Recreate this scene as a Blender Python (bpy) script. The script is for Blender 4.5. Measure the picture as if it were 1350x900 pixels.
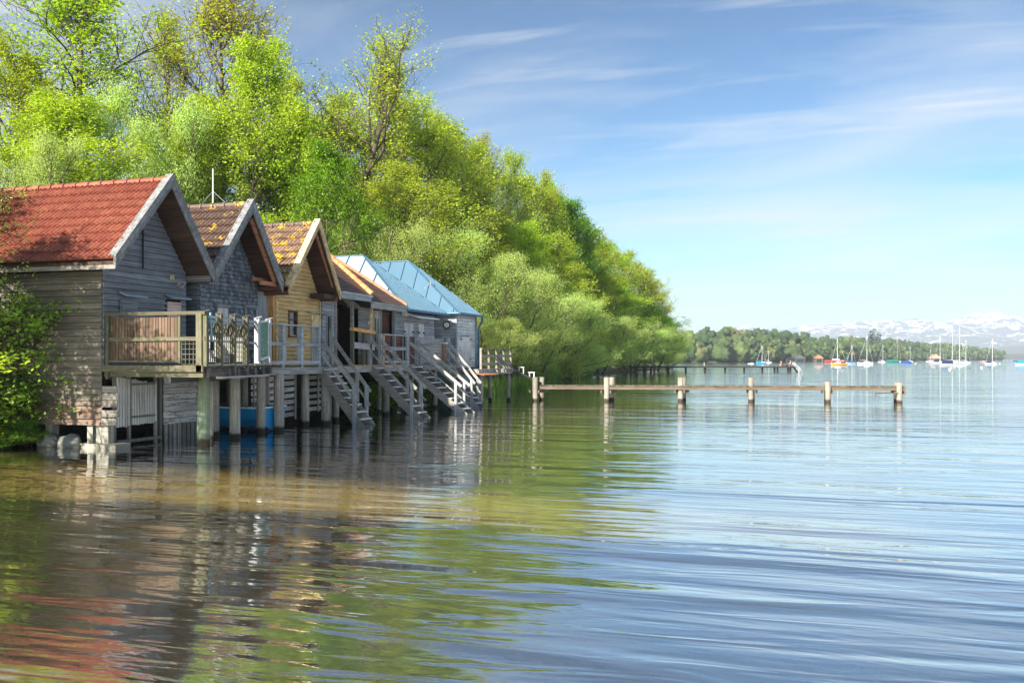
import bpy, math, random
import numpy as np
from mathutils import Vector, Matrix, noise as mnoise
R = math.radians
rng = random.Random(7)
for o in list(bpy.data.objects): bpy.data.objects.remove(o)
scene = bpy.context.scene
col = scene.collection

# ------------------------------------------------------------------ camera (X = lakeward, Y = along the shore, Z up)
cam_d = bpy.data.cameras.new('camera'); cam = bpy.data.objects.new('camera', cam_d); col.objects.link(cam)
cam.location = (0, 0, 2.0); cam.rotation_euler = (R(90), 0, R(17.35))
cam_d.sensor_width = 36; cam_d.lens = 32.0; cam_d.shift_y = 0.01704
cam_d.clip_start = 0.1; cam_d.clip_end = 60000
scene.camera = cam
scene.render.resolution_x = 1024; scene.render.resolution_y = 682

# ------------------------------------------------------------------ light
SUN_TO = Vector((-0.25, -0.96, 0.0)).normalized()
SUN_EL = R(31)
scene.view_settings.view_transform = 'Standard'
scene.view_settings.look = 'None'
scene.view_settings.gamma = 1.0
scene.view_settings.use_curve_mapping = False
scene.view_settings.exposure = 2.6
w = bpy.data.worlds.new('World'); scene.world = w; w.use_nodes = True
nt = w.node_tree; N = nt.nodes; Lk = nt.links; N.clear()
out = N.new('ShaderNodeOutputWorld'); bg = N.new('ShaderNodeBackground'); bg.inputs['Strength'].default_value = 0.13
sky = N.new('ShaderNodeTexSky'); sky.sky_type = 'NISHITA'; sky.sun_disc = False
sky.sun_elevation = SUN_EL; sky.sun_rotation = math.atan2(SUN_TO.x, SUN_TO.y)
sky.air_density = 1.0; sky.dust_density = 0.9; sky.ozone_density = 1.6; sky.altitude = 500
tc = N.new('ShaderNodeTexCoord'); sep = N.new('ShaderNodeSeparateXYZ'); Lk.new(tc.outputs['Generated'], sep.inputs[0])
def wmath(op, a, b=None, clamp=False):
    m = N.new('ShaderNodeMath'); m.operation = op; m.use_clamp = clamp
    for i, x in enumerate((a, b)):
        if x is None: continue
        if isinstance(x, (int, float)): m.inputs[i].default_value = x
        else: Lk.new(x, m.inputs[i])
    return m.outputs[0]
zc = wmath('ADD', wmath('MAXIMUM', sep.outputs[2], 0.0), 0.16)
cx = wmath('DIVIDE', sep.outputs[0], zc); cy = wmath('DIVIDE', sep.outputs[1], zc)
cmb = N.new('ShaderNodeCombineXYZ'); Lk.new(cx, cmb.inputs[0]); Lk.new(cy, cmb.inputs[1])
mp = N.new('ShaderNodeMapping'); mp.inputs['Rotation'].default_value = (0, 0, R(28)); mp.inputs['Scale'].default_value = (0.55, 1.25, 1)
Lk.new(cmb.outputs[0], mp.inputs[0])
n1 = N.new('ShaderNodeTexNoise'); n1.inputs['Scale'].default_value = 0.9; n1.inputs['Detail'].default_value = 7; n1.inputs['Roughness'].default_value = 0.55; n1.inputs['Distortion'].default_value = 0.9
Lk.new(mp.outputs[0], n1.inputs['Vector'])
r1 = N.new('ShaderNodeValToRGB'); r1.color_ramp.elements[0].position = 0.41; r1.color_ramp.elements[0].color = (0, 0, 0, 1)
r1.color_ramp.elements[1].position = 0.80; r1.color_ramp.elements[1].color = (1, 1, 1, 1); Lk.new(n1.outputs['Fac'], r1.inputs[0])
mp2 = N.new('ShaderNodeMapping'); mp2.inputs['Rotation'].default_value = (0, 0, R(-14)); mp2.inputs['Scale'].default_value = (0.7, 4.6, 1); mp2.inputs['Location'].default_value = (3.1, 0.6, 0)
Lk.new(cmb.outputs[0], mp2.inputs[0])
n2 = N.new('ShaderNodeTexNoise'); n2.inputs['Scale'].default_value = 1.1; n2.inputs['Detail'].default_value = 8; n2.inputs['Roughness'].default_value = 0.6; n2.inputs['Distortion'].default_value = 0.5
Lk.new(mp2.outputs[0], n2.inputs['Vector'])
r2 = N.new('ShaderNodeValToRGB'); r2.color_ramp.elements[0].position = 0.54; r2.color_ramp.elements[0].color = (0, 0, 0, 1)
r2.color_ramp.elements[1].position = 0.82; r2.color_ramp.elements[1].color = (1, 1, 1, 1); Lk.new(n2.outputs['Fac'], r2.inputs[0])
cl = wmath('ADD', wmath('MULTIPLY', r1.outputs[0], 0.85), wmath('MULTIPLY', r2.outputs[0], 0.7), True)
mixc = N.new('ShaderNodeMix'); mixc.data_type = 'RGBA'; Lk.new(cl, mixc.inputs[0])
sc1 = N.new('ShaderNodeVectorMath'); sc1.operation = 'SCALE'; sc1.inputs['Scale'].default_value = 0.28; Lk.new(sky.outputs[0], sc1.inputs[0])
gm = N.new('ShaderNodeGamma'); gm.inputs['Gamma'].default_value = 1.7; Lk.new(sc1.outputs[0], gm.inputs[0])
sc2 = N.new('ShaderNodeVectorMath'); sc2.operation = 'MULTIPLY'; sc2.inputs[1].default_value = (0.305, 0.475, 0.46); Lk.new(gm.outputs[0], sc2.inputs[0]); Lk.new(sc2.outputs[0], mixc.inputs[6])
mixc.inputs[7].default_value = (1.12, 1.18, 1.22, 1)
Lk.new(mixc.outputs[2], bg.inputs[0]); Lk.new(bg.outputs[0], out.inputs[0])

sd = bpy.data.lights.new('sun', 'SUN'); sd.energy = 2.45; sd.angle = R(0.53); sd.color = (1.0, 0.90, 0.74)
so = bpy.data.objects.new('sun', sd); col.objects.link(so)
tosun = Vector((SUN_TO.x*math.cos(SUN_EL), SUN_TO.y*math.cos(SUN_EL), math.sin(SUN_EL)))
so.rotation_euler = tosun.to_track_quat('Z', 'Y').to_euler(); so.location = (-30, -30, 60)

# ------------------------------------------------------------------ helpers
SPLIT = {'screen_board', 'corner_board', 'batten', 'ledge', 'corner_post', 'gate_post', 'hinge', 'shutter', 'slot', 'gate_rail', 'tie_beam', 'rail', 'outrigger', 'thwart', 'joist', 'post', 'brace', 'slat'}
class MB:
    def __init__(s): s.v = []; s.f = []; s.r = []; s.m = []
    def poly(s, pts, r=None):
        b = len(s.v); s.v += [tuple(p) for p in pts]; s.f.append(tuple(range(b, b+len(pts)))); s.r.append(rng.random() if r is None else r)
    def prism(s, pts, vec, r=None):
        r = rng.random() if r is None else r
        s.m.append((len(s.v), len(s.f)))
        b = len(s.v); n = len(pts); vec = Vector(vec)
        s.v += [tuple(p) for p in pts] + [tuple(Vector(p)+vec) for p in pts]
        fs = [tuple(range(b, b+n)), tuple(range(b+2*n-1, b+n-1, -1))]
        for i in range(n):
            j = (i+1) % n; fs.append((b+i, b+n+i, b+n+j, b+j))
        s.f += fs; s.r += [r]*len(fs)
    def box(s, x0, x1, y0, y1, z0, z1, r=None):
        s.prism([(x0, y0, z0), (x0, y1, z0), (x1, y1, z0), (x1, y0, z0)], (0, 0, z1-z0), r)
    def beam(s, p0, p1, w_, h, r=None, up=(0, 0, 1)):
        p0 = Vector(p0); p1 = Vector(p1); d = (p1-p0).normalized(); up = Vector(up)
        side = d.cross(up)
        if side.length < 1e-4: side = d.cross(Vector((1, 0, 0)))
        side.normalize(); u2 = side.cross(d).normalized()
        a = side*w_/2; b = u2*h/2
        s.prism([p0-a-b, p0+a-b, p0+a+b, p0-a+b], p1-p0, r)
    def cyl(s, p0, p1, r0, r1=None, n=12, r=None, cap=True, wob=0):
        r1 = r0 if r1 is None else r1; r = rng.random() if r is None else r
        p0 = Vector(p0); p1 = Vector(p1); d = (p1-p0).normalized()
        a = d.orthogonal().normalized(); c = d.cross(a); b = len(s.v)
        k = 1 if not wob else 5
        for q in range(k+1):
            t = q/k; p = p0.lerp(p1, t); rr = r0+(r1-r0)*t
            if wob and 0 < q < k: p = p+Vector((rng.uniform(-wob, wob), rng.uniform(-wob, wob), 0))
            for i in range(n):
                an = 2*math.pi*i/n; s.v.append(tuple(p+a*math.cos(an)*rr+c*math.sin(an)*rr))
        for q in range(k):
            for i in range(n):
                j = (i+1) % n; s.f.append((b+q*n+i, b+q*n+j, b+(q+1)*n+j, b+(q+1)*n+i)); s.r.append(r)
        if cap:
            s.f.append(tuple(b+i for i in range(n))[::-1]); s.r.append(r)
            s.f.append(tuple(b+k*n+i for i in range(n))); s.r.append(r)
    def grid(s, P, nx, ny, r=0.5):
        b = len(s.v); s.v += [tuple(p) for p in P]
        for j in range(ny-1):
            for i in range(nx-1):
                a = b+j*nx+i; s.f.append((a, a+1, a+nx+1, a+nx)); s.r.append(r)
    def build(s, name, mat, parent=None, smooth=False, label=None):
        if name in SPLIT and len(s.m) > 1:
            first = None
            for i, (v0, f0) in enumerate(s.m):
                v1, f1 = s.m[i+1] if i+1 < len(s.m) else (len(s.v), len(s.f))
                q = MB(); q.v = s.v[v0:v1]; q.f = [tuple(k-v0 for k in f) for f in s.f[f0:f1]]; q.r = s.r[f0:f1]
                o = q.build(name, mat, parent, smooth, label); first = first or o
            return first
        me = bpy.data.meshes.new(name)
        off = Vector((0, 0, 0)); q = parent
        while q is not None: off += q.location; q = q.parent
        vv = np.array(s.v, dtype=np.float64)-np.array(off)
        me.from_pydata(vv.tolist(), [], s.f)
        at = me.attributes.new('rnd', 'FLOAT', 'FACE'); at.data.foreach_set('value', np.array(s.r, dtype=np.float32))
        if smooth: me.polygons.foreach_set('use_smooth', [True]*len(me.polygons))
        me.materials.append(mat); me.validate(); me.update()
        o = bpy.data.objects.new(name, me); col.objects.link(o)
        if parent is not None: o.parent = parent
        if label: o['label'] = label
        return o
def empty(name, loc, label, cat, group=None, rz=0):
    o = bpy.data.objects.new(name, None); col.objects.link(o); o.location = loc; o.rotation_euler = (0, 0, rz); o.empty_display_size = 0.2
    o['label'] = label; o['category'] = cat
    if group: o['group'] = group
    return o
def tag(o, label, cat, group=None):
    o['label'] = label; o['category'] = cat
    if group: o['group'] = group
    return o
def struct(o, kind='structure'): o['kind'] = kind; return o

# ------------------------------------------------------------------ materials
def newmat(name):
    m = bpy.data.materials.new(name); m.use_nodes = True; t = m.node_tree; t.nodes.clear()
    o = t.nodes.new('ShaderNodeOutputMaterial'); b = t.nodes.new('ShaderNodeBsdfPrincipled'); t.links.new(b.outputs[0], o.inputs[0])
    return m, t, b, o
def nn(t, typ, **kw):
    n = t.nodes.new(typ)
    for k, v in kw.items():
        k2 = k.replace('_', ' ')
        if k2 in n.inputs: n.inputs[k2].default_value = v
        else: setattr(n, k, v)
    return n
def mth(t, op, a, b=0.5, clamp=False):
    m = t.nodes.new('ShaderNodeMath'); m.operation = op; m.use_clamp = clamp
    for i, x in enumerate((a, b)):
        if isinstance(x, (int, float)): m.inputs[i].default_value = x
        else: t.links.new(x, m.inputs[i])
    return m.outputs[0]
def mixrgb(t, fac, a, b, mode='MIX'):
    m = t.nodes.new('ShaderNodeMix'); m.data_type = 'RGBA'; m.blend_type = mode
    for i, x in ((0, fac), (6, a), (7, b)):
        if isinstance(x, (int, float)): m.inputs[i].default_value = x
        elif isinstance(x, tuple): m.inputs[i].default_value = (x+(1,))[:4]
        else: t.links.new(x, m.inputs[i])
    return m.outputs[2]
def ramp(t, fac, a, b, ca=(0, 0, 0), cb=(1, 1, 1)):
    r = t.nodes.new('ShaderNodeValToRGB'); e = r.color_ramp.elements
    e[0].position = a; e[0].color = ca+(1,); e[1].position = b; e[1].color = cb+(1,); t.links.new(fac, r.inputs[0]); return r.outputs[0]
def ncoord(t, scale, kind='Object', loc=(0, 0, 0)):
    c = t.nodes.new('ShaderNodeTexCoord'); m = t.nodes.new('ShaderNodeMapping'); m.inputs['Scale'].default_value = scale; m.inputs['Location'].default_value = loc
    t.links.new(c.outputs[kind], m.inputs[0]); return m.outputs[0]
def noise(t, vec, scale, detail=4, rough=0.55, dist=0.0):
    n = nn(t, 'ShaderNodeTexNoise', Scale=scale, Detail=detail, Roughness=rough, Distortion=dist); t.links.new(vec, n.inputs['Vector']); return n.outputs['Fac']
_wc = {}
def wood(base, grain='h', stain=None, moss=0.0, var=0.5, rough=0.8, name='wood', waterline=False, green=(0.07, 0.095, 0.032)):
    key = (base, grain, stain, moss, var, waterline, green)
    if key in _wc: return _wc[key]
    m, t, b, o = newmat(name)
    sc = {'h': (1.2, 1.2, 34), 'v': (34, 34, 1.2), 'd': (8, 8, 8)}[grain]
    gv = ncoord(t, sc)
    at = nn(t, 'ShaderNodeAttribute', attribute_name='rnd')
    add = nn(t, 'ShaderNodeVectorMath', operation='ADD'); t.links.new(gv, add.inputs[0])
    cb = t.nodes.new('ShaderNodeCombineXYZ'); s5 = mth(t, 'MULTIPLY', at.outputs['Fac'], 37.0)
    for i in range(3): t.links.new(s5, cb.inputs[i])
    t.links.new(cb.outputs[0], add.inputs[1]); gv = add.outputs[0]
    g = noise(t, gv, 1.0, 5, 0.65, 0.6)
    dark = tuple(c*0.42 for c in base); light = tuple(min(c*1.35, 0.9) for c in base)
    c1 = ramp(t, g, 0.3, 0.72, dark, light)
    pv = noise(t, ncoord(t, (1, 1, 1)), 1.7, 4, 0.6)
    # per-board tint
    bf = mth(t, 'ADD', mth(t, 'MULTIPLY', at.outputs['Fac'], var), 1-var/2)
    bf = mth(t, 'MULTIPLY', bf, mth(t, 'ADD', mth(t, 'MULTIPLY', pv, 0.9), 0.55))
    hs = nn(t, 'ShaderNodeHueSaturation'); t.links.new(c1, hs.inputs['Color']); t.links.new(bf, hs.inputs['Value'])
    c = hs.outputs[0]
    if stain:
        sf = ramp(t, noise(t, ncoord(t, (1.3, 1.3, 6), loc=(4, 2, 1)), 1.6, 5, 0.7), 0.52, 0.66)
        c = mixrgb(t, mth(t, 'MULTIPLY', sf, 0.75), c, stain)
    if moss:
        mf = ramp(t, noise(t, ncoord(t, (1, 1, 1), loc=(9, 1, 3)), 5.5, 6, 0.7), 0.62-moss*0.3, 0.80-moss*0.3)
        c = mixrgb(t, mth(t, 'MULTIPLY', mf, 0.8), c, green)
    if waterline:
        gp = nn(t, 'ShaderNodeNewGeometry'); sx = nn(t, 'ShaderNodeSeparateXYZ'); t.links.new(gp.outputs['Position'], sx.inputs[0])
        wl = mth(t, 'ADD', sx.outputs[2], mth(t, 'MULTIPLY', noise(t, gp.outputs['Position'], 6, 3), 0.12))
        c = mixrgb(t, ramp(t, wl, 0.17, 0.23, (1, 1, 1), (0, 0, 0)), c, (0.035, 0.026, 0.016))
    t.links.new(c, b.inputs['Base Color']); b.inputs['Roughness'].default_value = rough
    bp = nn(t, 'ShaderNodeBump', Strength=0.5, Distance=0.012); t.links.new(g, bp.inputs['Height']); t.links.new(bp.outputs[0], b.inputs['Normal'])
    _wc[key] = m; return m
def plain(name, colr, rough=0.5, metal=0.0, nz=0.25, scale=3.0, spec=0.5, bump=0.0):
    m, t, b, o = newmat(name)
    f = noise(t, ncoord(t, (1, 1, 1)), scale, 5, 0.6)
    c = mixrgb(t, f, tuple(x*(1-nz) for x in colr), tuple(min(1, x*(1+nz)) for x in colr))
    t.links.new(c, b.inputs['Base Color']); b.inputs['Roughness'].default_value = rough; b.inputs['Metallic'].default_value = metal
    b.inputs['Specular IOR Level'].default_value = spec
    if bump:
        bp = nn(t, 'ShaderNodeBump', Strength=0.6, Distance=bump); t.links.new(f, bp.inputs['Height']); t.links.new(bp.outputs[0], b.inputs['Normal'])
    return m
def tilemat(name, base, base2, lichen=0.0, lc=(0.55, 0.36, 0.03)):
    m, t, b, o = newmat(name)
    at = nn(t, 'ShaderNodeAttribute', attribute_name='rnd')
    c = mixrgb(t, at.outputs['Fac'], base, base2)
    f = noise(t, ncoord(t, (1, 1, 1)), 9, 5, 0.7)
    c = mixrgb(t, ramp(t, f, 0.35, 0.75), c, tuple(x*0.55 for x in base))
    if lichen:
        lf = ramp(t, noise(t, ncoord(t, (1, 1, 1), loc=(2, 7, 1)), 3.4, 4, 0.65), 0.68-lichen*0.2, 0.72-lichen*0.2)
        c = mixrgb(t, lf, c, lc)
    t.links.new(c, b.inputs['Base Color']); b.inputs['Roughness'].default_value = 0.55
    bp = nn(t, 'ShaderNodeBump', Strength=0.3, Distance=0.01); t.links.new(f, bp.inputs['Height']); t.links.new(bp.outputs[0], b.inputs['Normal'])
    return m
def leafmat(name, a, bcol, trans=0.5):
    m, t, b, o = newmat(name); t.nodes.remove(b)
    at = nn(t, 'ShaderNodeAttribute', attribute_name='rnd')
    oi = nn(t, 'ShaderNodeObjectInfo')
    big = noise(t, ncoord(t, (1, 1, 1)), 0.45, 2, 0.5)
    f = mth(t, 'ADD', mth(t, 'MULTIPLY', at.outputs['Fac'], 0.6), mth(t, 'MULTIPLY', ramp(t, big, 0.35, 0.65), 0.4), True)
    c = mixrgb(t, f, a, bcol)
    hs = nn(t, 'ShaderNodeHueSaturation'); t.links.new(c, hs.inputs['Color'])
    t.links.new(mth(t, 'ADD', mth(t, 'MULTIPLY', oi.outputs['Random'], 0.035), 0.4825), hs.inputs['Hue'])
    t.links.new(mth(t, 'ADD', mth(t, 'MULTIPLY', oi.outputs['Random'], 0.3), 0.85), hs.inputs['Value']); c = hs.outputs[0]
    d = nn(t, 'ShaderNodeBsdfDiffuse'); tr = nn(t, 'ShaderNodeBsdfTranslucent'); g = nn(t, 'ShaderNodeBsdfGlossy', Roughness=0.45)
    t.links.new(c, d.inputs[0]); t.links.new(mixrgb(t, 1.0, c, (1.25, 1.15, 0.6), 'MULTIPLY'), tr.inputs[0])
    m1 = nn(t, 'ShaderNodeMixShader'); m1.inputs[0].default_value = trans; t.links.new(d.outputs[0], m1.inputs[1]); t.links.new(tr.outputs[0], m1.inputs[2])
    m2 = nn(t, 'ShaderNodeMixShader'); m2.inputs[0].default_value = 0.02; t.links.new(m1.outputs[0], m2.inputs[1]); t.links.new(g.outputs[0], m2.inputs[2])
    t.links.new(m2.outputs[0], o.inputs[0]); return m
M_black = plain('dark_iron', (0.02, 0.02, 0.022), 0.5)
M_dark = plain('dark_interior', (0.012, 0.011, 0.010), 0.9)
M_glass = plain('window_glass', (0.03, 0.04, 0.05), 0.08, spec=0.8)
M_white = plain('white_paint', (0.72, 0.74, 0.75), 0.5, nz=0.08)
M_bark = plain('bark', (0.075, 0.06, 0.045), 0.9, nz=0.5, scale=6, bump=0.03)

# ------------------------------------------------------------------ water, lake bed, land
SH = [(-60, -16.5), (10, -17.2), (17, -17.7), (25, -17.0), (45, -17.0), (57, -17.3), (70, -19.5), (86, -22.3), (125, -22.6), (140, -24.5), (186, -23.8), (215, -40), (260, -90), (330, -180), (3000, -900)]
def shore(v): return np.interp(v, [a for a, _ in SH], [b for _, b in SH])
def land_z(u, v):
    s_ = shore(v)-u
    s_ = s_ + 0.25*np.sin(v*1.3)+0.2*np.sin(v*0.47+1)
    h = np.where(s_ < 0, s_*0.07, np.where(s_ < 1.5, s_*0.22, 0.33+(s_-1.5)*0.16))
    h = np.where(s_ > 24, 0.33+22.5*0.16+(s_-24)*0.04, h)
    return np.clip(h, -6.0, 9.0)
def gridmesh(name, us, vs, zf, mat):
    U, V = np.meshgrid(us, vs); Z = zf(U, V)
    P = np.stack([U.ravel(), V.ravel(), Z.ravel()], 1); nx, ny = len(us), len(vs)
    i, j = np.meshgrid(np.arange(nx-1), np.arange(ny-1)); a = (j*nx+i).ravel()
    F = np.stack([a, a+1, a+nx+1, a+nx], 1)
    me = bpy.data.meshes.new(name); me.from_pydata(P.tolist(), [], F.tolist()); me.materials.append(mat)
    me.polygons.foreach_set('use_smooth', [True]*len(me.polygons)); me.update()
    o = bpy.data.objects.new(name, me); col.objects.link(o); return o
def groundmat():
    m, t, b, o = newmat('ground_soil')
    gp = nn(t, 'ShaderNodeNewGeometry'); sx = nn(t, 'ShaderNodeSeparateXYZ'); t.links.new(gp.outputs['Position'], sx.inputs[0])
    f1 = noise(t, gp.outputs['Position'], 0.5, 6, 0.65)
    f2 = noise(t, gp.outputs['Position'], 5, 5, 0.7)
    soil = mixrgb(t, f2, (0.10, 0.065, 0.035), (0.035, 0.026, 0.016))
    grass = mixrgb(t, f2, (0.05, 0.10, 0.02), (0.09, 0.13, 0.03))
    land = mixrgb(t, ramp(t, f1, 0.45, 0.6), soil, grass)
    sunlit_sand = mixrgb(t, f2, (0.85, 0.57, 0.22), (0.70, 0.45, 0.15))
    mud = mixrgb(t, ramp(t, f1, 0.3, 0.7), (0.13, 0.075, 0.03), (0.03, 0.024, 0.01))
    # sunlit strip of the bed painted in as brighter sand; the rest is mud
    # coordinate across the painted sunlit strip
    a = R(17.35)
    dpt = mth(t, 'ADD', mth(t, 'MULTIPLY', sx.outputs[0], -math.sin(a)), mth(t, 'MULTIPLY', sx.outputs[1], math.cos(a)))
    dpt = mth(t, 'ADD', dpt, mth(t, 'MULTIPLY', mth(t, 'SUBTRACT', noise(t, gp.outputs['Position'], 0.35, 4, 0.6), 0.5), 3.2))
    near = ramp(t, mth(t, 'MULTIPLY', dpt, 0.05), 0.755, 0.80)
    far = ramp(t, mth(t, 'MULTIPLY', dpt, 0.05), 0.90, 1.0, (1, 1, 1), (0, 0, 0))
    sun_band = mth(t, 'MULTIPLY', near, far)
    bed = mixrgb(t, sun_band, mud, sunlit_sand)
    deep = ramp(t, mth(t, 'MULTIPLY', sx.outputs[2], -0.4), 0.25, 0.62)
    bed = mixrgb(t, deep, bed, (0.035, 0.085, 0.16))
    wet = ramp(t, mth(t, 'ADD', sx.outputs[2], 0.5), 0.49, 0.56)
    c = mixrgb(t, wet, bed, land)
    t.links.new(c, b.inputs['Base Color']); b.inputs['Roughness'].default_value = 0.95
    bp = nn(t, 'ShaderNodeBump', Strength=0.8, Distance=0.06); t.links.new(f2, bp.inputs['Height']); t.links.new(bp.outputs[0], b.inputs['Normal'])
    return m
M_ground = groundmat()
us = np.concatenate([-np.geomspace(14000, 90, 14), np.arange(-80, -30, 3.0), np.arange(-30, 10, 0.5), np.geomspace(10.5, 14000, 30)])
vs = np.concatenate([-np.geomspace(3000, 30, 10), np.arange(-26, 60, 0.6), np.arange(60, 240, 3.0), np.geomspace(245, 15000, 26)])
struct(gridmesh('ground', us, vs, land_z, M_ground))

def watermat():
    m, t, b, o = newmat('lake_water'); t.nodes.remove(b)
    gp = nn(t, 'ShaderNodeNewGeometry')
    a = R(17.35)
    def mapped(rot, sc, loc=(0, 0, 0)):
        mm = t.nodes.new('ShaderNodeMapping'); mm.inputs['Rotation'].default_value = (0, 0, rot); mm.inputs['Scale'].default_value = sc; mm.inputs['Location'].default_value = loc
        t.links.new(gp.outputs['Position'], mm.inputs[0]); return mm.outputs[0]
    # long low swell, crests roughly across the view, plus ripples
    h1 = noise(t, mapped(-a+0.06, (0.16, 1.0, 1)), 0.9, 2, 0.45, 0.6)
    h2 = noise(t, mapped(-a-0.08, (0.32, 1.7, 1), (5, 3, 0)), 1.9, 2, 0.5, 0.8)
    h3 = noise(t, mapped(-a+0.3, (0.9, 2.2, 1), (1, 8, 0)), 6.0, 3, 0.6, 0.3)
    # calm lee close to the bank, more ripple out on the lake
    sx = nn(t, 'ShaderNodeSeparateXYZ'); t.links.new(gp.outputs['Position'], sx.inputs[0])
    ex = ramp(t, mth(t, 'MULTIPLY', mth(t, 'ADD', sx.outputs[0], 18.0), 0.03), 0.1, 0.75, (0.22,)*3, (1, 1, 1))
    gust = ramp(t, noise(t, mapped(-a, (0.02, 0.09, 1), (2, 2, 0)), 1.0, 3), 0.35, 0.65, (0.55,)*3, (1.15,)*3)
    hh = mth(t, 'ADD', mth(t, 'MULTIPLY', h1, 0.12), mth(t, 'ADD', mth(t, 'MULTIPLY', h2, 0.024), mth(t, 'MULTIPLY', mth(t, 'MULTIPLY', h3, 0.0035), ex)))
    hh = mth(t, 'MULTIPLY', hh, mth(t, 'MULTIPLY', gust, mth(t, 'ADD', mth(t, 'MULTIPLY', ex, 0.6), 0.4)))
    bp = nn(t, 'ShaderNodeBump', Strength=1.0, Distance=1.0); t.links.new(hh, bp.inputs['Height'])
    dt = nn(t, 'ShaderNodeVectorMath', operation='DOT_PRODUCT'); t.links.new(bp.outputs[0], dt.inputs[0]); t.links.new(gp.outputs['Incoming'], dt.inputs[1])
    fz = mth(t, 'POWER', mth(t, 'SUBTRACT', 1.0, mth(t, 'ABSOLUTE', dt.outputs['Value'], 0.0 ), True), 2.7)
    gl = nn(t, 'ShaderNodeBsdfGlossy', Roughness=0.02); gl.inputs['Color'].default_value = (0.97, 0.98, 1, 1); t.links.new(bp.outputs[0], gl.inputs['Normal'])
    tr = nn(t, 'ShaderNodeBsdfRefraction', IOR=1.04, Roughness=0.0) if False else nn(t, 'ShaderNodeBsdfTransparent')
    tr.inputs['Color'].default_value = (0.86, 0.93, 0.90, 1)
    ms = nn(t, 'ShaderNodeMixShader'); t.links.new(mth(t, 'ADD', mth(t, 'MULTIPLY', fz, 0.83), 0.19, True), ms.inputs[0])
    t.links.new(tr.outputs[0], ms.inputs[1]); t.links.new(gl.outputs[0], ms.inputs[2]); t.links.new(ms.outputs[0], o.inputs[0])
    return m
wm = MB(); wm.poly([(-15000, -3000, 0), (15000, -3000, 0), (15000, 15500, 0), (-15000, 15500, 0)])
struct(wm.build('lake_water', watermat()))

# ------------------------------------------------------------------ far shore hills, mountains
def far_u(v): return np.interp(v, [400, 538, 578, 727, 1001, 1573, 1700], [-140, -66, -24, 27, 110, 301, 330])
def fbm(x, y, s=1.0, o=5, ridged=False):
    r = np.zeros_like(x); amp = 1.0; tot = 0
    for k in range(o):
        v = np.array([mnoise.noise(Vector((a*s, b*s, k*7.3))) for a, b in zip(x.ravel(), y.ravel())]).reshape(x.shape)
        if ridged: v = 1-2*np.abs(v)
        r += v*amp; tot += amp; amp *= 0.5; s *= 2.07
    return r/tot
def fh(U, V):
    s_ = far_u(V)-U
    s2 = (V-538.0)*1.0
    e = np.clip(s_, -40, 400)
    h = np.where(e > 0, 1-np.exp(-e/90.0), e*0.05)*9.0
    endf = np.clip((1690-V)/260, -0.1, 1)*np.clip((V-470)/60, -0.1, 1)
    return np.where(h > 0, 0.5+h*endf-1.0*(endf < 0.02), h)-0.3
hm = plain('wood_floor', (0.05, 0.07, 0.03), 0.95)
struct(gridmesh('far_shore', np.arange(-520, 345, 12.0), np.arange(470, 1720, 12.0), fh, hm))
# mountains
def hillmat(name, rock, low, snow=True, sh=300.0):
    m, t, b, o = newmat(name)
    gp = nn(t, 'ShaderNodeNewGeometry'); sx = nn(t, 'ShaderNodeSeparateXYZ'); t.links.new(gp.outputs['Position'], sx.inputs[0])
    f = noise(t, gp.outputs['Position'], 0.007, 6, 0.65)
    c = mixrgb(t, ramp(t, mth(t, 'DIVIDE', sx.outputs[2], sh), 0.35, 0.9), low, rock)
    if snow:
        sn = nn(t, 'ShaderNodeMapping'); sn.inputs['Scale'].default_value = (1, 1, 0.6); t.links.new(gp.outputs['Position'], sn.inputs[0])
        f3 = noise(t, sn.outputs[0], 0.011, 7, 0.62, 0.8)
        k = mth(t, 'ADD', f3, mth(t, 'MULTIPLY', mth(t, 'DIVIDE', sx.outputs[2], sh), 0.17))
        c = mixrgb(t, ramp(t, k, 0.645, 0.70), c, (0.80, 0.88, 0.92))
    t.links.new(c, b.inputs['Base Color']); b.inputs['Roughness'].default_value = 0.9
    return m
MT = [(900, 445), (955, 436), (970, 430), (983, 425), (995, 430), (1010, 436), (1024, 430), (1035, 433), (1050, 429), (1065, 426), (1080, 425), (1092, 427), (1106, 426), (1116, 423), (1122, 425), (1128, 422), (1138, 427), (1154, 422), (1166, 420), (1180, 424), (1192, 420), (1210, 418.5), (1224, 421), (1236, 423), (1246, 424), (1256, 420), (1270, 417), (1280, 415), (1288, 411), (1296, 413.5), (1302, 418), (1312, 415.5), (1322, 417), (1332, 425), (1340, 430), (1350, 437), (1380, 444), (1420, 452), (1500, 462), (1600, 468)]
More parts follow.
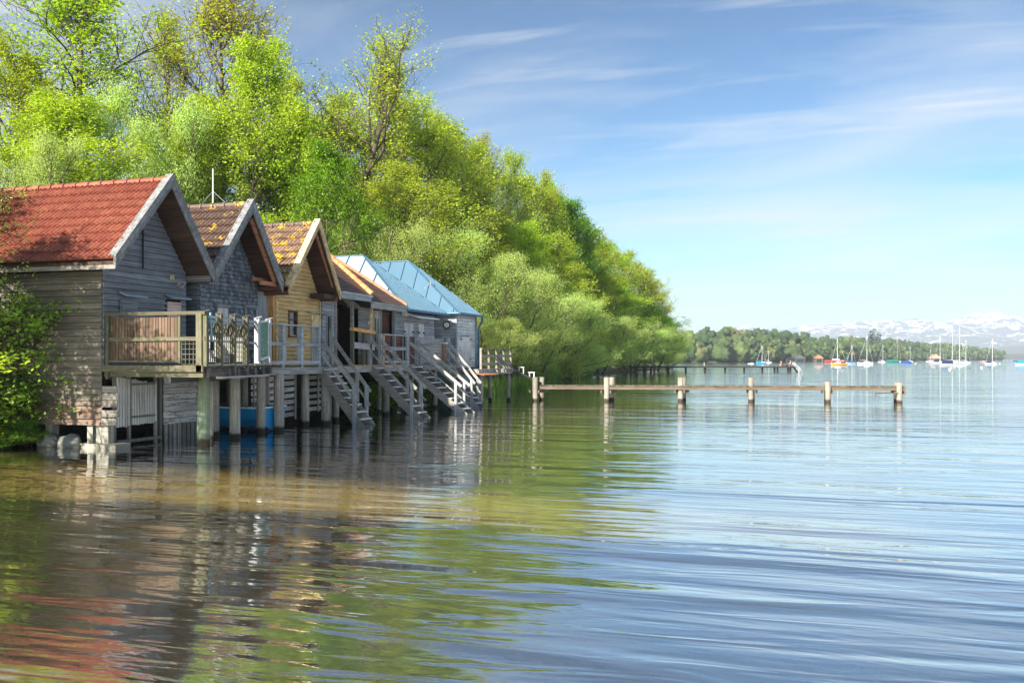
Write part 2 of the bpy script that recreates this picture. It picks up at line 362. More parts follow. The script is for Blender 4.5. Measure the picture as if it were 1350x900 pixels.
def mountains():
    D = 7500.0; a = R(17.35); c_, s_ = math.cos(a), math.sin(a)
    xs = np.linspace(D*(900-675)/1200, D*(1600-675)/1200, 330)
    ys = np.linspace(-1900, 1000, 56)
    X, Y = np.meshgrid(xs, ys)
    hx = np.interp(xs, [D*(p-675)/1200 for p, _ in MT], [(473-y)/1200*D for _, y in MT])
    H = np.repeat(hx[None, :], len(ys), 0)
    rd = fbm(X, Y, 1/540.0, 5, True)
    fall = np.where(Y < 0, np.clip(1+Y/1800.0, 0, 1)**0.9, np.clip(1-Y/1000.0, 0, 1))
    Z = H*fall*(0.97+0.26*rd*np.clip(np.abs(Y)/300, 0.3, 1)) - 10
    dd = D+Y; U = X*c_-dd*s_; V = X*s_+dd*c_
    P = np.stack([U.ravel(), V.ravel(), Z.ravel()], 1); nx, ny = len(xs), len(ys)
    i, j = np.meshgrid(np.arange(nx-1), np.arange(ny-1)); q = (j*nx+i).ravel()
    F = np.stack([q, q+1, q+nx+1, q+nx], 1)
    me = bpy.data.meshes.new('mountains'); me.from_pydata(P.tolist(), [], F.tolist()); me.materials.append(hillmat('hazed_rock', (0.075, 0.115, 0.17), (0.02, 0.045, 0.06), True, 300.0))  # haze blue put into the rock colours, on top of the air volume
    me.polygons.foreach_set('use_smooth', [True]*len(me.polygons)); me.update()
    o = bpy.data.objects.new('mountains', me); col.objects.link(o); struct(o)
mountains()
def hillband(name, D, pts, mat, depth=900, nz=6):
    a = R(17.35); c_, s_ = math.cos(a), math.sin(a)
    xs = np.linspace(D*(pts[0][0]-675)/1200, D*(pts[-1][0]-675)/1200, 160); ys = np.linspace(-depth/2, depth/2, 12)
    X, Y = np.meshgrid(xs, ys)
    hx = np.interp(xs, [D*(p-675)/1200 for p, _ in pts], [(473-y)/1200*D for _, y in pts])
    Z = hx[None, :]*np.cos(Y/depth*math.pi)**0.6 + fbm(X, Y, 1/(depth/6.0), 4)*nz - 2
    dd = D+Y; U = X*c_-dd*s_; V = X*s_+dd*c_
    P = np.stack([U.ravel(), V.ravel(), Z.ravel()], 1); nx, ny = len(xs), len(ys)
    i, j = np.meshgrid(np.arange(nx-1), np.arange(ny-1)); q = (j*nx+i).ravel()
    me = bpy.data.meshes.new(name); me.from_pydata(P.tolist(), [], np.stack([q, q+1, q+nx+1, q+nx], 1).tolist()); me.materials.append(mat)
    me.polygons.foreach_set('use_smooth', [True]*len(me.polygons)); me.update()
    o = bpy.data.objects.new(name, me); col.objects.link(o); struct(o)
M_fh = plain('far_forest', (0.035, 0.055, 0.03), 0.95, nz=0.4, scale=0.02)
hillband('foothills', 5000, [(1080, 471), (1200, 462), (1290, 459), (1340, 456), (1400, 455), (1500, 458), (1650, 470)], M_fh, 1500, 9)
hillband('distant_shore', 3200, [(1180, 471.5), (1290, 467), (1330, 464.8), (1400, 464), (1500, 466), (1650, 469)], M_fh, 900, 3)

# ------------------------------------------------------------------ haze
def haze():
    mb = MB(); mb.box(-14900, 14900, -2900, 15400, -9, 420)
    m = bpy.data.materials.new('air_haze'); m.use_nodes = True; t = m.node_tree; t.nodes.clear()
    o = t.nodes.new('ShaderNodeOutputMaterial'); v = t.nodes.new('ShaderNodeVolumePrincipled')
    v.inputs['Color'].default_value = (0.70, 0.80, 0.98, 1); v.inputs['Density'].default_value = HAZE; v.inputs['Anisotropy'].default_value = 0.0
    t.links.new(v.outputs[0], o.inputs['Volume'])
    struct(mb.build('haze', m), 'stuff')
HAZE = 0.00018
haze()
# ------------------------------------------------------------------ trees
nr = np.random.default_rng(5)
def tube(path, rad, n, V, F, base):
    path = np.array(path); k = len(path)
    d = np.gradient(path, axis=0); d /= np.linalg.norm(d, axis=1)[:, None]+1e-9
    ref = np.where(np.abs(d[:, 2:3]) > 0.9, np.array([[1.0, 0, 0]]), np.array([[0, 0, 1.0]]))
    a = np.cross(d, ref); a /= np.linalg.norm(a, axis=1)[:, None]+1e-9; b = np.cross(d, a)
    an = np.arange(n)*2*np.pi/n
    ring = path[:, None, :]+(a[:, None, :]*np.cos(an)[None, :, None]+b[:, None, :]*np.sin(an)[None, :, None])*np.array(rad)[:, None, None]
    V.append(ring.reshape(-1, 3))
    for q in range(k-1):
        for i in range(n):
            j = (i+1) % n; F.append((base+q*n+i, base+q*n+j, base+(q+1)*n+j, base+(q+1)*n+i))
    return base+k*n
def wander(p, d, L, k, wig, up):
    pts = [np.array(p, float)]; d = np.array(d, float); d /= np.linalg.norm(d)
    for i in range(k):
        d = d+nr.normal(0, wig, 3)+np.array([0, 0, up]); d /= np.linalg.norm(d); pts.append(pts[-1]+d*L/k)
    return np.array(pts)
def leaves_mesh(name, C, clump, size, asp, mat, flat=0.35, droop=0.0):
    n = len(C)
    nrm = nr.normal(0, 1, (n, 3)); nrm[:, 2] = np.abs(nrm[:, 2])+flat if flat >= 0 else nrm[:, 2]*0.45; nrm /= np.linalg.norm(nrm, axis=1)[:, None]
    t = nr.normal(0, 1, (n, 3)); t[:, 2] -= droop; t -= nrm*np.sum(t*nrm, 1)[:, None]; t /= np.linalg.norm(t, axis=1)[:, None]
    b = np.cross(nrm, t); s = size*nr.uniform(0.6, 1.35, n)[:, None]
    v = np.stack([C-t*s*0.5, C+b*s*0.5*asp+nrm*s*0.08, C+t*s*0.5, C-b*s*0.5*asp+nrm*s*0.08], 1).reshape(-1, 3)
    me = bpy.data.meshes.new(name); me.vertices.add(4*n); me.vertices.foreach_set('co', v.astype(np.float32).ravel())
    me.loops.add(4*n); me.loops.foreach_set('vertex_index', np.arange(4*n, dtype=np.int32))
    me.polygons.add(n); me.polygons.foreach_set('loop_start', np.arange(0, 4*n, 4, dtype=np.int32)); me.polygons.foreach_set('loop_total', np.full(n, 4, dtype=np.int32))
    me.update(calc_edges=True)
    at = me.attributes.new('rnd', 'FLOAT', 'FACE'); at.data.foreach_set('value', np.clip(clump, 0, 1).astype(np.float32))
    me.materials.append(mat); return me
def tree_proto(H=16, Rr=4.2, h0=0.25, nl=30, ns=11, ntw=6, leaf=0.135, asp=0.6, per=11, clr=0.35, mat=None, bark=None, up=0.10, wig=0.16, tr=0.22, top=0.62, fork=False, droop=0.0, flat=0.35, multi=1, fill=1.0, sag=0.0, elev=(0.1, 0.9)):
    global nr
    nr = np.random.default_rng(int(H*31+Rr*77+nl*13+per*5+leaf*1000))
    V = []; F = []; base = 0; C = []; K = []
    def env(t):
        x = (t-top)/(1.0-top) if t > top else (top-t)/(top-h0*0.6)
        return Rr*max(0.14, (1-min(1, abs(x))**2.4))**0.55
    for mt in range(multi):
        if multi > 1:
            an = 2*np.pi*mt/multi+nr.uniform(-.4, .4); tp = wander((math.cos(an)*.15, math.sin(an)*.15, -0.3), (math.cos(an)*.35, math.sin(an)*.35, 1), H*0.92, 10, 0.05, 0.04)
        else:
            tp = wander((0, 0, -0.4), (nr.normal(0, .04), nr.normal(0, .04), 1), H*0.97, 12, 0.028, 0.05)
        k = len(tp); rad = tr*(1-np.linspace(0, 1, k)**0.9*0.96)*(1.0 if multi == 1 else 0.6); rad[0] *= 1.35
        base = tube(tp, rad, 8, V, F, base)
        nlm = nl//multi
        for i in range(nlm):
            t = h0+(0.985-h0)*((i+nr.uniform(0, 1))/nlm)**0.85
            f = t*(k-1); a0 = int(min(f, k-2)); p = tp[a0]+(tp[a0+1]-tp[a0])*(f-a0); r0 = rad[a0]*0.5
            az = i*2.399+nr.uniform(-.5, .5); tt = (t-h0)/(1-h0); el = elev[0]+(elev[1]-elev[0])*tt+nr.uniform(-.12, .2)
            L = env(min(0.98, t+0.1))*nr.uniform(0.7, 1.15)
            if tt > 0.85: L = max(L, H*0.10)
            lp = wander(p, (math.cos(az)*math.cos(el), math.sin(az)*math.cos(el), math.sin(el)), L, 7, wig, up*0.6-sag)
            lr = np.linspace(max(r0, 0.035), 0.018, 8); base = tube(lp, lr, 5, V, F, base)
            for j in range(ns):
                u = 0.22+0.78*(j+nr.uniform(0, 1))/ns; f2 = u*7; b0 = int(min(f2, 6)); q = lp[b0]+(lp[b0+1]-lp[b0])*(f2-b0)
                dl = lp[b0+1]-lp[b0]; dl /= np.linalg.norm(dl); sd_ = np.cross(dl, [0, 0, 1.0]); sd_ /= np.linalg.norm(sd_)+1e-6
                sg = 1 if j % 2 else -1; dr = dl*0.65+sd_*sg*nr.uniform(.4, 1.0)+np.array([0, 0, nr.uniform(-.15, .6)])
                L2 = L*(0.5-0.25*u)*nr.uniform(.7, 1.3)+0.35
                sp = wander(q, dr, L2, 5, wig*1.2, up-sag*2); base = tube(sp, np.linspace(max(lr[b0]*0.5, 0.014), 0.008, 6), 4, V, F, base)
                for m_ in range(ntw):
                    u3 = 0.2+0.8*(m_+nr.uniform(0, 1))/ntw; f3 = u3*5; c0 = int(min(f3, 4)); g = sp[c0]+(sp[c0+1]-sp[c0])*(f3-c0)
                    d3 = sp[c0+1]-sp[c0]; d3 = d3/np.linalg.norm(d3)+nr.normal(0, .6, 3)
                    tw = wander(g, d3, 0.45+L2*0.25, 3, 0.25, up-sag*3); base = tube(tw, [0.008, 0.006, 0.005, 0.004], 3, V, F, base)
                    if nr.random() > fill: continue
                    cb = nr.random(); m = int(per*1.45)+int(nr.integers(-3, 4))
                    w_ = nr.uniform(0.15, 1.1, m)[:, None]; idx = np.clip((w_*3).astype(int), 0, 2)[:, 0]
                    pts = tw[idx]+(tw[idx+1]-tw[idx])*(w_*3-idx[:, None])+nr.normal(0, clr*0.5, (m, 3))*np.array([1, 1, 0.7])
                    if droop: pts[:, 2] -= np.abs(nr.normal(0, droop*0.35, m))
                    C.append(pts); K.append(0.15+cb*0.55+nr.uniform(0, .2, m))
    VV = np.concatenate(V); me = bpy.data.meshes.new('trunk'); me.from_pydata(VV.tolist(), [], F); me.polygons.foreach_set('use_smooth', [True]*len(F)); me.materials.append(bark or M_bark); me.update()
    CC = np.concatenate(C); KK = np.concatenate(K)
    lm = leaves_mesh('crown', CC, KK, leaf, asp, mat, flat, droop)
    return dict(H=H, R=Rr, trunk=me, crown=lm, n=len(CC))
L_maple = leafmat('leaf_maple', (0.21, 0.37, 0.02), (0.49, 0.64, 0.04))
L_ash = leafmat('leaf_ash', (0.32, 0.40, 0.03), (0.57, 0.62, 0.06), 0.5)
L_oak = leafmat('leaf_oak', (0.26, 0.40, 0.03), (0.53, 0.66, 0.07))
L_lime = leafmat('leaf_lime', (0.25, 0.41, 0.03), (0.54, 0.69, 0.06), 0.55)
L_chest = leafmat('leaf_chestnut', (0.08, 0.22, 0.012), (0.22, 0.42, 0.02), 0.45)
L_will = leafmat('leaf_willow', (0.34, 0.54, 0.13), (0.60, 0.79, 0.24), 0.5)
L_olive = leafmat('leaf_olive', (0.32, 0.52, 0.12), (0.57, 0.76, 0.22), 0.5)
L_shrub = leafmat('leaf_shrub', (0.14, 0.33, 0.04), (0.34, 0.55, 0.08), 0.5)
L_pine = leafmat('needles', (0.012, 0.035, 0.012), (0.03, 0.07, 0.02), 0.15)
PR = {}
PR['maple'] = tree_proto(mat=L_maple, per=7, wig=0.2, clr=0.26, fill=0.88, nl=24, tr=0.3)
PR['maple2'] = tree_proto(mat=L_maple, per=12, top=0.5, nl=26, Rr=4.6, h0=0.18)
PR['ash'] = tree_proto(mat=L_ash, per=6, fill=0.75, nl=22, clr=0.24, leaf=0.12, h0=0.3, up=0.2, elev=(0.45, 1.15), tr=0.26, top=0.68, wig=0.13)
PR['ashbare'] = tree_proto(mat=L_ash, per=8, fill=0.75, clr=0.24, leaf=0.105, h0=0.34, up=0.26, elev=(0.5, 1.15), tr=0.30, top=0.72, nl=17, ns=8, wig=0.15)
PR['oak'] = tree_proto(mat=L_oak, per=11, top=0.55, h0=0.2, leaf=0.125, wig=0.2, Rr=4.8)
PR['lime'] = tree_proto(mat=L_lime, per=13, top=0.55, h0=0.15, leaf=0.14, clr=0.32)
PR['chestnut'] = tree_proto(mat=L_chest, per=15, top=0.5, h0=0.12, leaf=0.16, clr=0.34, Rr=4.6, nl=26)
PR['willow'] = tree_proto(mat=L_will, per=17, top=0.55, h0=0.05, leaf=0.115, asp=0.32, clr=0.42, multi=3, nl=33, H=12, Rr=4.4, droop=0.5, flat=-1, tr=0.25, up=0.12)
PR['olive'] = tree_proto(mat=L_olive, per=17, top=0.5, h0=0.04, leaf=0.115, asp=0.32, clr=0.42, multi=3, nl=30, H=9, Rr=4.2, droop=0.4, flat=-1, tr=0.2, up=0.14)
PR['bush'] = tree_proto(mat=L_will, per=17, top=0.42, h0=0.0, leaf=0.12, asp=0.4, clr=0.36, multi=4, nl=28, ns=7, H=5, Rr=3.2, droop=0.3, flat=-1, tr=0.10, up=0.16, elev=(0.0, 1.0))
PR['shrub'] = tree_proto(mat=L_shrub, per=12, top=0.5, h0=0.04, leaf=0.085, asp=0.6, clr=0.16, multi=4, nl=28, ns=6, ntw=4, H=3, Rr=1.3, tr=0.05, up=0.1)
PR['conifer'] = tree_proto(mat=L_chest, per=16, top=0.3, h0=0.15, leaf=0.10, asp=0.35, clr=0.22, nl=34, ns=8, ntw=5, H=14, Rr=3.8, tr=0.2, up=-0.03, elev=(-0.2, 0.3), fill=0.95)
PR['pine'] = tree_proto(mat=L_pine, per=14, top=0.25, h0=0.12, leaf=0.22, asp=0.5, clr=0.3, nl=30, ns=7, ntw=4, H=20, Rr=3.6, tr=0.2, up=-0.02, elev=(-0.1, 0.3))
PR['twig'] = tree_proto(mat=L_olive, per=9, fill=0.8, top=0.72, h0=0.45, leaf=0.085, asp=0.4, clr=0.2, nl=26, H=6, Rr=4.0, tr=0.10, droop=0.2, up=0.0, sag=0.02, wig=0.2, elev=(-0.1, 0.7))
def place_tree(kind, u, v, H, Rad, name, label, cat, group=None, rz=None, z=None):
    p = PR[kind]; zz = float(land_z(np.array(u), np.array(v))) if z is None else z
    zz = max(zz, -0.2) if z is None else z
    o = empty(name, (u, v, zz), label, cat, group, rng.uniform(0, 6.28) if rz is None else rz)
    sx = 1.4*Rad/p['R']; sz = H/p['H']; o.scale = (sx, sx, sz)
    for nm, me in (('trunk', p['trunk']), ('crown', p['crown'])):
        c = bpy.data.objects.new(nm, me); col.objects.link(c); c.parent = o
    return o
TREES = [
('maple', -37.86, 40.56, 22.75, 5.51, 'leafy_tree', 'tall open maple with dark spreading boughs at the top left corner', None),
('maple2', -37.32, 36.53, 17.45, 2.58, 'leafy_tree', 'yellow green tree at the left edge standing behind and below the tall open maple', None),
('ash', -40.32, 50.26, 23.9, 3.47, 'ash_tree', 'thin leaved tree between the open maple and the tallest olive brown tree', None),
('ash', -34.68, 48.88, 24.47, 5.53, 'ash_tree', 'tallest olive brown tree with dark forked stems rising behind the second boathouse ridge', None),
('lime', -26.73, 40.89, 17.94, 3.07, 'leafy_tree', 'bright green slender tree with ragged leaf tufts just right of the tall olive tree', None),
('oak', -33.86, 58.57, 18.94, 3.39, 'leafy_tree', 'yellowish crown filling the gap between the bright slender tree and the sparse tall ash', None),
('ashbare', -29.3, 53.71, 23.05, 5.82, 'ash_tree', 'sparse tall ash with bare upswept branches against the sky above the third boathouse', None),
('oak', -28.11, 64.55, 21.43, 5.49, 'leafy_tree', 'broad golden green tree just right of the sparse tall ash', None),
('maple', -28.76, 74.83, 22.53, 3.8, 'leafy_tree', 'mid green tree on the wood skyline right of the broad golden tree', None),
('ash', -28.99, 85.23, 22.85, 4.0, 'ash_tree', 'brownish open crown on the sloping skyline above the blue roofs', None),
('maple2', -28.39, 97.99, 21.98, 3.75, 'leafy_tree', 'darker green crown on the skyline right of the brownish open one', None),
('chestnut', -28.32, 108.49, 22.25, 3.86, 'leafy_tree', 'dark green tree standing out on the skyline in the middle of the wood', None),
('maple', -28.29, 125.26, 18.11, 4.11, 'skyline_tree', 'green tree on the lower skyline beyond the dark green one', 'trees along the far half of the wood'),
('oak', -27.89, 140.06, 19.39, 4.78, 'skyline_tree', 'pale golden crown on the lower skyline of the wood', None),
('ash', -25.62, 151.24, 17.33, 4.42, 'skyline_tree', 'thin crowned tree on the skyline near the lakeward end of the wood', None),
('ash', -25.11, 168.16, 15.3, 4.63, 'skyline_tree', 'second last thin crown at the lakeward tip of the wood', None),
('ashbare', -25.71, 188.93, 15.94, 3.45, 'skyline_tree', 'bare twiggy little tree sticking out at the very tip of the wood', None),
('lime', -30.38, 32.41, 13.27, 3.36, 'lime_tree', 'luminous lime green bushy tree directly above the red tiled roof', None),
('willow', -29.63, 28.46, 11.09, 2.02, 'willow_tree', 'grey green willow behind the left end of the red roof', None),
('willow', -30.27, 36.64, 15.02, 2.26, 'willow_tree', 'grey green slender willow above the ridge end of the red roof', None),
('lime', -29.45, 38.99, 13.81, 2.06, 'lime_tree', 'low bright tree behind the peak of the second boathouse', None),
('lime', -26.44, 44.12, 14.83, 3.36, 'lime_tree', 'broad fresh green tree above the second and third boathouse roofs', None),
('chestnut', -20.88, 37.48, 11.62, 2.04, 'chestnut_tree', 'dense deep green chestnut behind the yellow gabled boathouse', None),
('oak', -24.45, 53.13, 13.99, 3.79, 'leafy_tree', 'yellow green low tree above the brown and orange roof', None),
('willow', -22.07, 45.49, 9.83, 2.1, 'willow_tree', 'soft grey green willow just left of the blue roofs behind the brown roof', None),
('maple', -23.41, 59.74, 14.16, 3.53, 'leafy_tree', 'green tree directly above the blue metal roofs', None),
('ash', -24.13, 69.99, 15.01, 3.51, 'ash_tree', 'dull green open tree behind the willows beside the blue house', None),
('maple2', -23.47, 78.57, 13.96, 3.51, 'leafy_tree', 'mid green tree in the second rank of the wood right of the blue house', None),
('lime', -24.31, 95.08, 14.66, 3.6, 'lime_tree', 'yellow lit tree in the middle rank of the wood', None),
('maple2', -25.37, 113.6, 13.12, 3.91, 'leafy_tree', 'green tree in the middle rank under the pale golden skyline crown', None),
('lime', -25.04, 132.57, 13.5, 4.31, 'lime_tree', 'bright green tree in the middle rank near the tip of the wood', None),
('chestnut', -23.85, 149.7, 10.88, 4.36, 'leafy_tree', 'deep green round tree low at the lakeward end of the wood', None),
('maple', -23.52, 174.95, 9.97, 3.46, 'leafy_tree', 'small green tree at the outermost tip over the water', None),
('willow', -23.38, 55.56, 10.65, 3.08, 'willow_tree', 'willow rising just above the second blue roof', None),
('willow', -20.52, 56.45, 9.4, 2.66, 'willow_tree', 'big soft willow right behind the far blue roofed house', None),
('willow', -19.44, 60.98, 8.83, 3.04, 'willow_tree', 'tall weeping willow standing over the end platform', None),
('willow', -20.3, 71.18, 7.61, 2.95, 'willow_tree', 'pale willow with thin bare stems above the first jetty post', None),
('willow', -21.61, 87.54, 8.07, 3.44, 'willow_tree', 'yellowish willow on the bank above the second jetty post', None),
('olive', -18.91, 54.86, 4.56, 2.0, 'willow_bush', 'low olive willow bush behind the platform railing', None),
('olive', -20.04, 67.08, 4.51, 2.41, 'willow_bush', 'rounded olive bush on the bank above the gangway', None),
('bush', -21.83, 85.37, 4.71, 3.37, 'willow_bush', 'wide sallow bush spreading over the water above the jetty start', None),
('olive', -23.15, 110.1, 6.95, 4.11, 'willow_bush', 'olive willow bush left of the start of the far jetty', None),
('willow', -22.53, 129.16, 6.44, 3.78, 'willow_bush', 'willow bush behind the shore end of the far jetty', None),
('olive', -21.94, 150.29, 7.12, 3.67, 'willow_bush', 'last olive bush at the tip of the wood above the far jetty', None),
('olive', -22.56, 173.15, 5.58, 2.37, 'willow_bush', 'small bush hanging over the water at the tip of the wood', None),
('bush', -22.71, 80.91, 2.56, 2.25, 'willow_bush', 'small low bush by the grassy bank above the jetty', None),
('bush', -23.57, 101.59, 3.3, 2.55, 'willow_bush', 'low shadowy bush at the waterline near the middle of the wood', None),
('oak', -28.13, 68.74, 21.3, 3.4, 'leafy_tree', 'golden green tree between the broad golden one and the wood skyline', None),
('maple2', -29.27, 80.95, 22.57, 4.08, 'leafy_tree', 'rounded green crown on the skyline left of the brownish open one', None),
('oak', -28.86, 91.56, 22.88, 4.26, 'leafy_tree', 'yellowish crown on the skyline between the brownish open one and the darker green one', None),
('maple', -28.42, 103.22, 22.24, 4.09, 'leafy_tree', 'green crown on the skyline just left of the dark green tree', None),
('chestnut', -28.2, 115.86, 20.94, 4.19, 'leafy_tree', 'second dark green crown on the falling skyline of the wood', None),
('maple2', -27.92, 131.67, 19.53, 4.31, 'skyline_tree', 'green crown left of the pale golden skyline crown', None),
('maple', -26.47, 144.69, 18.91, 4.47, 'skyline_tree', 'green crown between the pale golden crown and the thin crowned tree', None),
('oak', -25.44, 159.68, 17.07, 4.41, 'skyline_tree', 'yellow green crown among the thin crowned trees at the lakeward end', None),
('oak', -25.61, 88.39, 12.96, 4.22, 'leafy_tree', 'golden leaved tree in the middle rank above the pale willow', None),
('lime', -24.5, 74.06, 13.24, 3.58, 'lime_tree', 'bright yellow green tree over the blue house in the second rank', None),
('maple', -34.51, 56.27, 21.63, 3.29, 'leafy_tree', 'thin green crown seen through the gap left of the sparse tall ash', None),
('oak', -33.51, 62.87, 21.54, 4.31, 'leafy_tree', 'golden green crown standing behind the lower half of the sparse ash', None),
('maple', -28.45, 60.26, 21.86, 3.82, 'leafy_tree', 'leafy yellow green tree joining the sparse tall ash and the broad golden tree', None),
('lime', -29.78, 40.99, 14.92, 2.69, 'lime_tree', 'low bright tree behind the ridge of the second boathouse, right of another', None),

]
for (kind, u, v, topz, rad, name, label, group) in TREES:
    g = float(land_z(np.array(u), np.array(v)))
    place_tree(kind, u, v, topz-max(g, -0.2), rad, name, label, 'tree' if not name.endswith('bush') else 'bush', group)

# far wooded shore: one mass of crowns
def farwood():
    import bmesh
    bm = bmesh.new(); bmesh.ops.create_icosphere(bm, subdivisions=2, radius=1); ico = np.array([q.co[:] for q in bm.verts]); icf = np.array([[x.index for x in f.verts] for f in bm.faces]); bm.free()
    VV = []; FF = []; KK = []
    n = 0
    while n < 1250:
        v = 480+(1690-480)*nr.random()**1.25; e = abs(nr.normal(0, 1))*70+2
        if nr.random() < 0.35: e = nr.uniform(1, 12)
        u = float(far_u(v))-e
        g = float(fh(np.array(u), np.array(v)))
        if g < 0.1: continue
        H = nr.uniform(11, 19)*(0.75 if e < 12 else 1.0); r = H*nr.uniform(.30, .55); cb = nr.random()
        H *= 1.0
        for q in range(9):
            lr = r*nr.uniform(.18, .46); cp = np.array([u, v, g+H*0.5])+np.array([nr.normal(0, r*.5), nr.normal(0, r*.5), nr.uniform(-.34, .46)*H]) if q else np.array([u, v, g+H*0.42])
            sc_ = np.array([lr, lr, lr*nr.uniform(.8, 1.2)]) if q else np.array([r*.75, r*.75, H*.40])
            nz = 1+0.22*np.sin(ico*7+nr.uniform(0, 6, 3)).sum(1)/1.5+nr.normal(0, .13, len(ico))
            b0 = len(VV)*len(ico); VV.append(cp+ico*sc_*nz[:, None]); FF.append(icf+b0); KK.append(np.clip(np.full(len(icf), cb*0.85)+nr.uniform(-.12, .14)+nr.uniform(-.1, .1, len(icf)), 0, 1))
        n += 1
    m, t, b, o = newmat('far_leaves'); at = nn(t, 'ShaderNodeAttribute', attribute_name='rnd')
    r = t.nodes.new('ShaderNodeValToRGB'); e = r.color_ramp.elements
    e[0].position = 0; e[0].color = (0.035, 0.085, 0.03, 1); e[1].position = 1; e[1].color = (0.20, 0.17, 0.07, 1)
    x = r.color_ramp.elements.new(0.45); x.color = (0.055, 0.10, 0.03, 1); x = r.color_ramp.elements.new(0.75); x.color = (0.11, 0.165, 0.04, 1)
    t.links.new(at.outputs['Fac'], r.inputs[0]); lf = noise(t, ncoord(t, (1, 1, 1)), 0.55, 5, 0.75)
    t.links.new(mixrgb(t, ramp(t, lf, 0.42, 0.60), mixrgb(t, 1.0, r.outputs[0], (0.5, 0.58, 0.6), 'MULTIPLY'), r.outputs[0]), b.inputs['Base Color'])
    bp = nn(t, 'ShaderNodeBump', Strength=1.0, Distance=1.5); t.links.new(lf, bp.inputs['Height']); t.links.new(bp.outputs[0], b.inputs['Normal']); b.inputs['Roughness'].default_value = 0.9
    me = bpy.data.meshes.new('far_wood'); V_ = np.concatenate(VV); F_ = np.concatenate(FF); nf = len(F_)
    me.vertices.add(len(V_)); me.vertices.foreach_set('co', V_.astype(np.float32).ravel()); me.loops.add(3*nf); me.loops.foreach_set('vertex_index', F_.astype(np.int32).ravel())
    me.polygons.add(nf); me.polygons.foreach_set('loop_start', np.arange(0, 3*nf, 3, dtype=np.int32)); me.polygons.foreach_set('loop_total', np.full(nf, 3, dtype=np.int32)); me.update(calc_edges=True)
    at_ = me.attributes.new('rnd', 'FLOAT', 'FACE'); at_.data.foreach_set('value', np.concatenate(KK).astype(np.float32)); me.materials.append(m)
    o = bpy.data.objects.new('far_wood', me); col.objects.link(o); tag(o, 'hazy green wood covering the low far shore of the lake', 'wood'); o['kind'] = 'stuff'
farwood()
# ------------------------------------------------------------------ boathouses
_w0 = wood
def wood(base, *a, **k): return _w0(tuple(min(0.8, x*1.25) for x in base), *a, **k)
W_dark = (0.115, 0.125, 0.145)
m_h1side = wood((0.15, 0.13, 0.11), 'h', None, 0.18, 0.55)
m_h1low = wood((0.16, 0.12, 0.10), 'h', (0.20, 0.055, 0.03), 0.2, 0.5)
m_h1front = wood((0.155, 0.175, 0.205), 'h', None, 0, 0.45)
m_blue = wood((0.30, 0.33, 0.365), 'h', None, 0, 0.35)
m_bluev = wood((0.28, 0.30, 0.325), 'v', None, 0, 0.4)
m_barge = wood((0.17, 0.18, 0.195), 'd', None, 0.05, 0.3)
m_greyv = wood((0.26, 0.24, 0.22), 'v', None, 0.1, 0.6)
m_greyh = wood((0.20, 0.185, 0.17), 'h', None, 0.1, 0.5)
m_grey = wood((0.26, 0.26, 0.255), 'h', None, 0.05, 0.4)
m_mossh = wood((0.095, 0.083, 0.06), 'h', None, 0.5, 0.4)
m_mossv = wood((0.10, 0.092, 0.065), 'v', None, 0.45, 0.4)
m_brownv = wood((0.095, 0.062, 0.044), 'v', None, 0.15, 0.7)
m_brownh = wood((0.13, 0.055, 0.04), 'h', None, 0.0, 0.35)
m_pine = wood((0.64, 0.395, 0.175), 'h', None, 0, 0.14)
m_pinev = wood((0.55, 0.28, 0.10), 'v', None, 0, 0.3)
m_pinel = wood((0.60, 0.42, 0.24), 'd', None, 0, 0.15)
m_orange = wood((0.62, 0.27, 0.08), 'h', None, 0, 0.2)
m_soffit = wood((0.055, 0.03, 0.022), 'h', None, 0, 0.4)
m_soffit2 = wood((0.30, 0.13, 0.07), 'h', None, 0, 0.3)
m_pile = wood((0.29, 0.275, 0.24), 'v', None, 0.12, 0.35, waterline=True)
m_pileg = wood((0.20, 0.24, 0.17), 'v', None, 0.5, 0.3, waterline=True, green=(0.12, 0.20, 0.12))
m_pale = wood((0.36, 0.35, 0.31), 'v', None, 0.12, 0.4)
m_paleh = wood((0.60, 0.59, 0.58), 'h', (0.16, 0.07, 0.05), 0, 0.6)
m_whitew = wood((0.62, 0.64, 0.66), 'v', None, 0, 0.15)
m_pink = wood((0.58, 0.40, 0.38), 'h', None, 0, 0.2)
T_red = tilemat('red_tiles', (0.23, 0.06, 0.04), (0.36, 0.12, 0.075), 0.06, (0.50, 0.22, 0.05))
T_dk = tilemat('brown_tiles', (0.11, 0.07, 0.06), (0.17, 0.11, 0.09), 0.42)
T_dk3 = tilemat('worn_brown_tiles', (0.20, 0.125, 0.09), (0.34, 0.24, 0.17), 0.62)
T_h4 = tilemat('flat_brown_tiles', (0.075, 0.04, 0.032), (0.12, 0.068, 0.054), 0)
T_or = tilemat('orange_verge', (0.55, 0.17, 0.06), (0.72, 0.38, 0.16), 0)
M_palemetal = plain('pale_metal', (0.26, 0.32, 0.38), 0.6, 0.0, nz=0.10, scale=1.2)  # pale tone; on the hipped roof it paints sky glare onto blue metal
M_blueroof = plain('blue_metal_roof', (0.055, 0.135, 0.22), 0.5, 0.1, nz=0.14, scale=1.2)
M_seam = plain('blue_metal_seam', (0.06, 0.14, 0.22), 0.4, 0.3)
M_gutter = plain('blue_gutter', (0.05, 0.15, 0.24), 0.4, 0.3)
M_copper = plain('rusty_strip', (0.45, 0.17, 0.08), 0.7)
M_concrete = plain('concrete', (0.30, 0.28, 0.24), 0.9, bump=0.01)

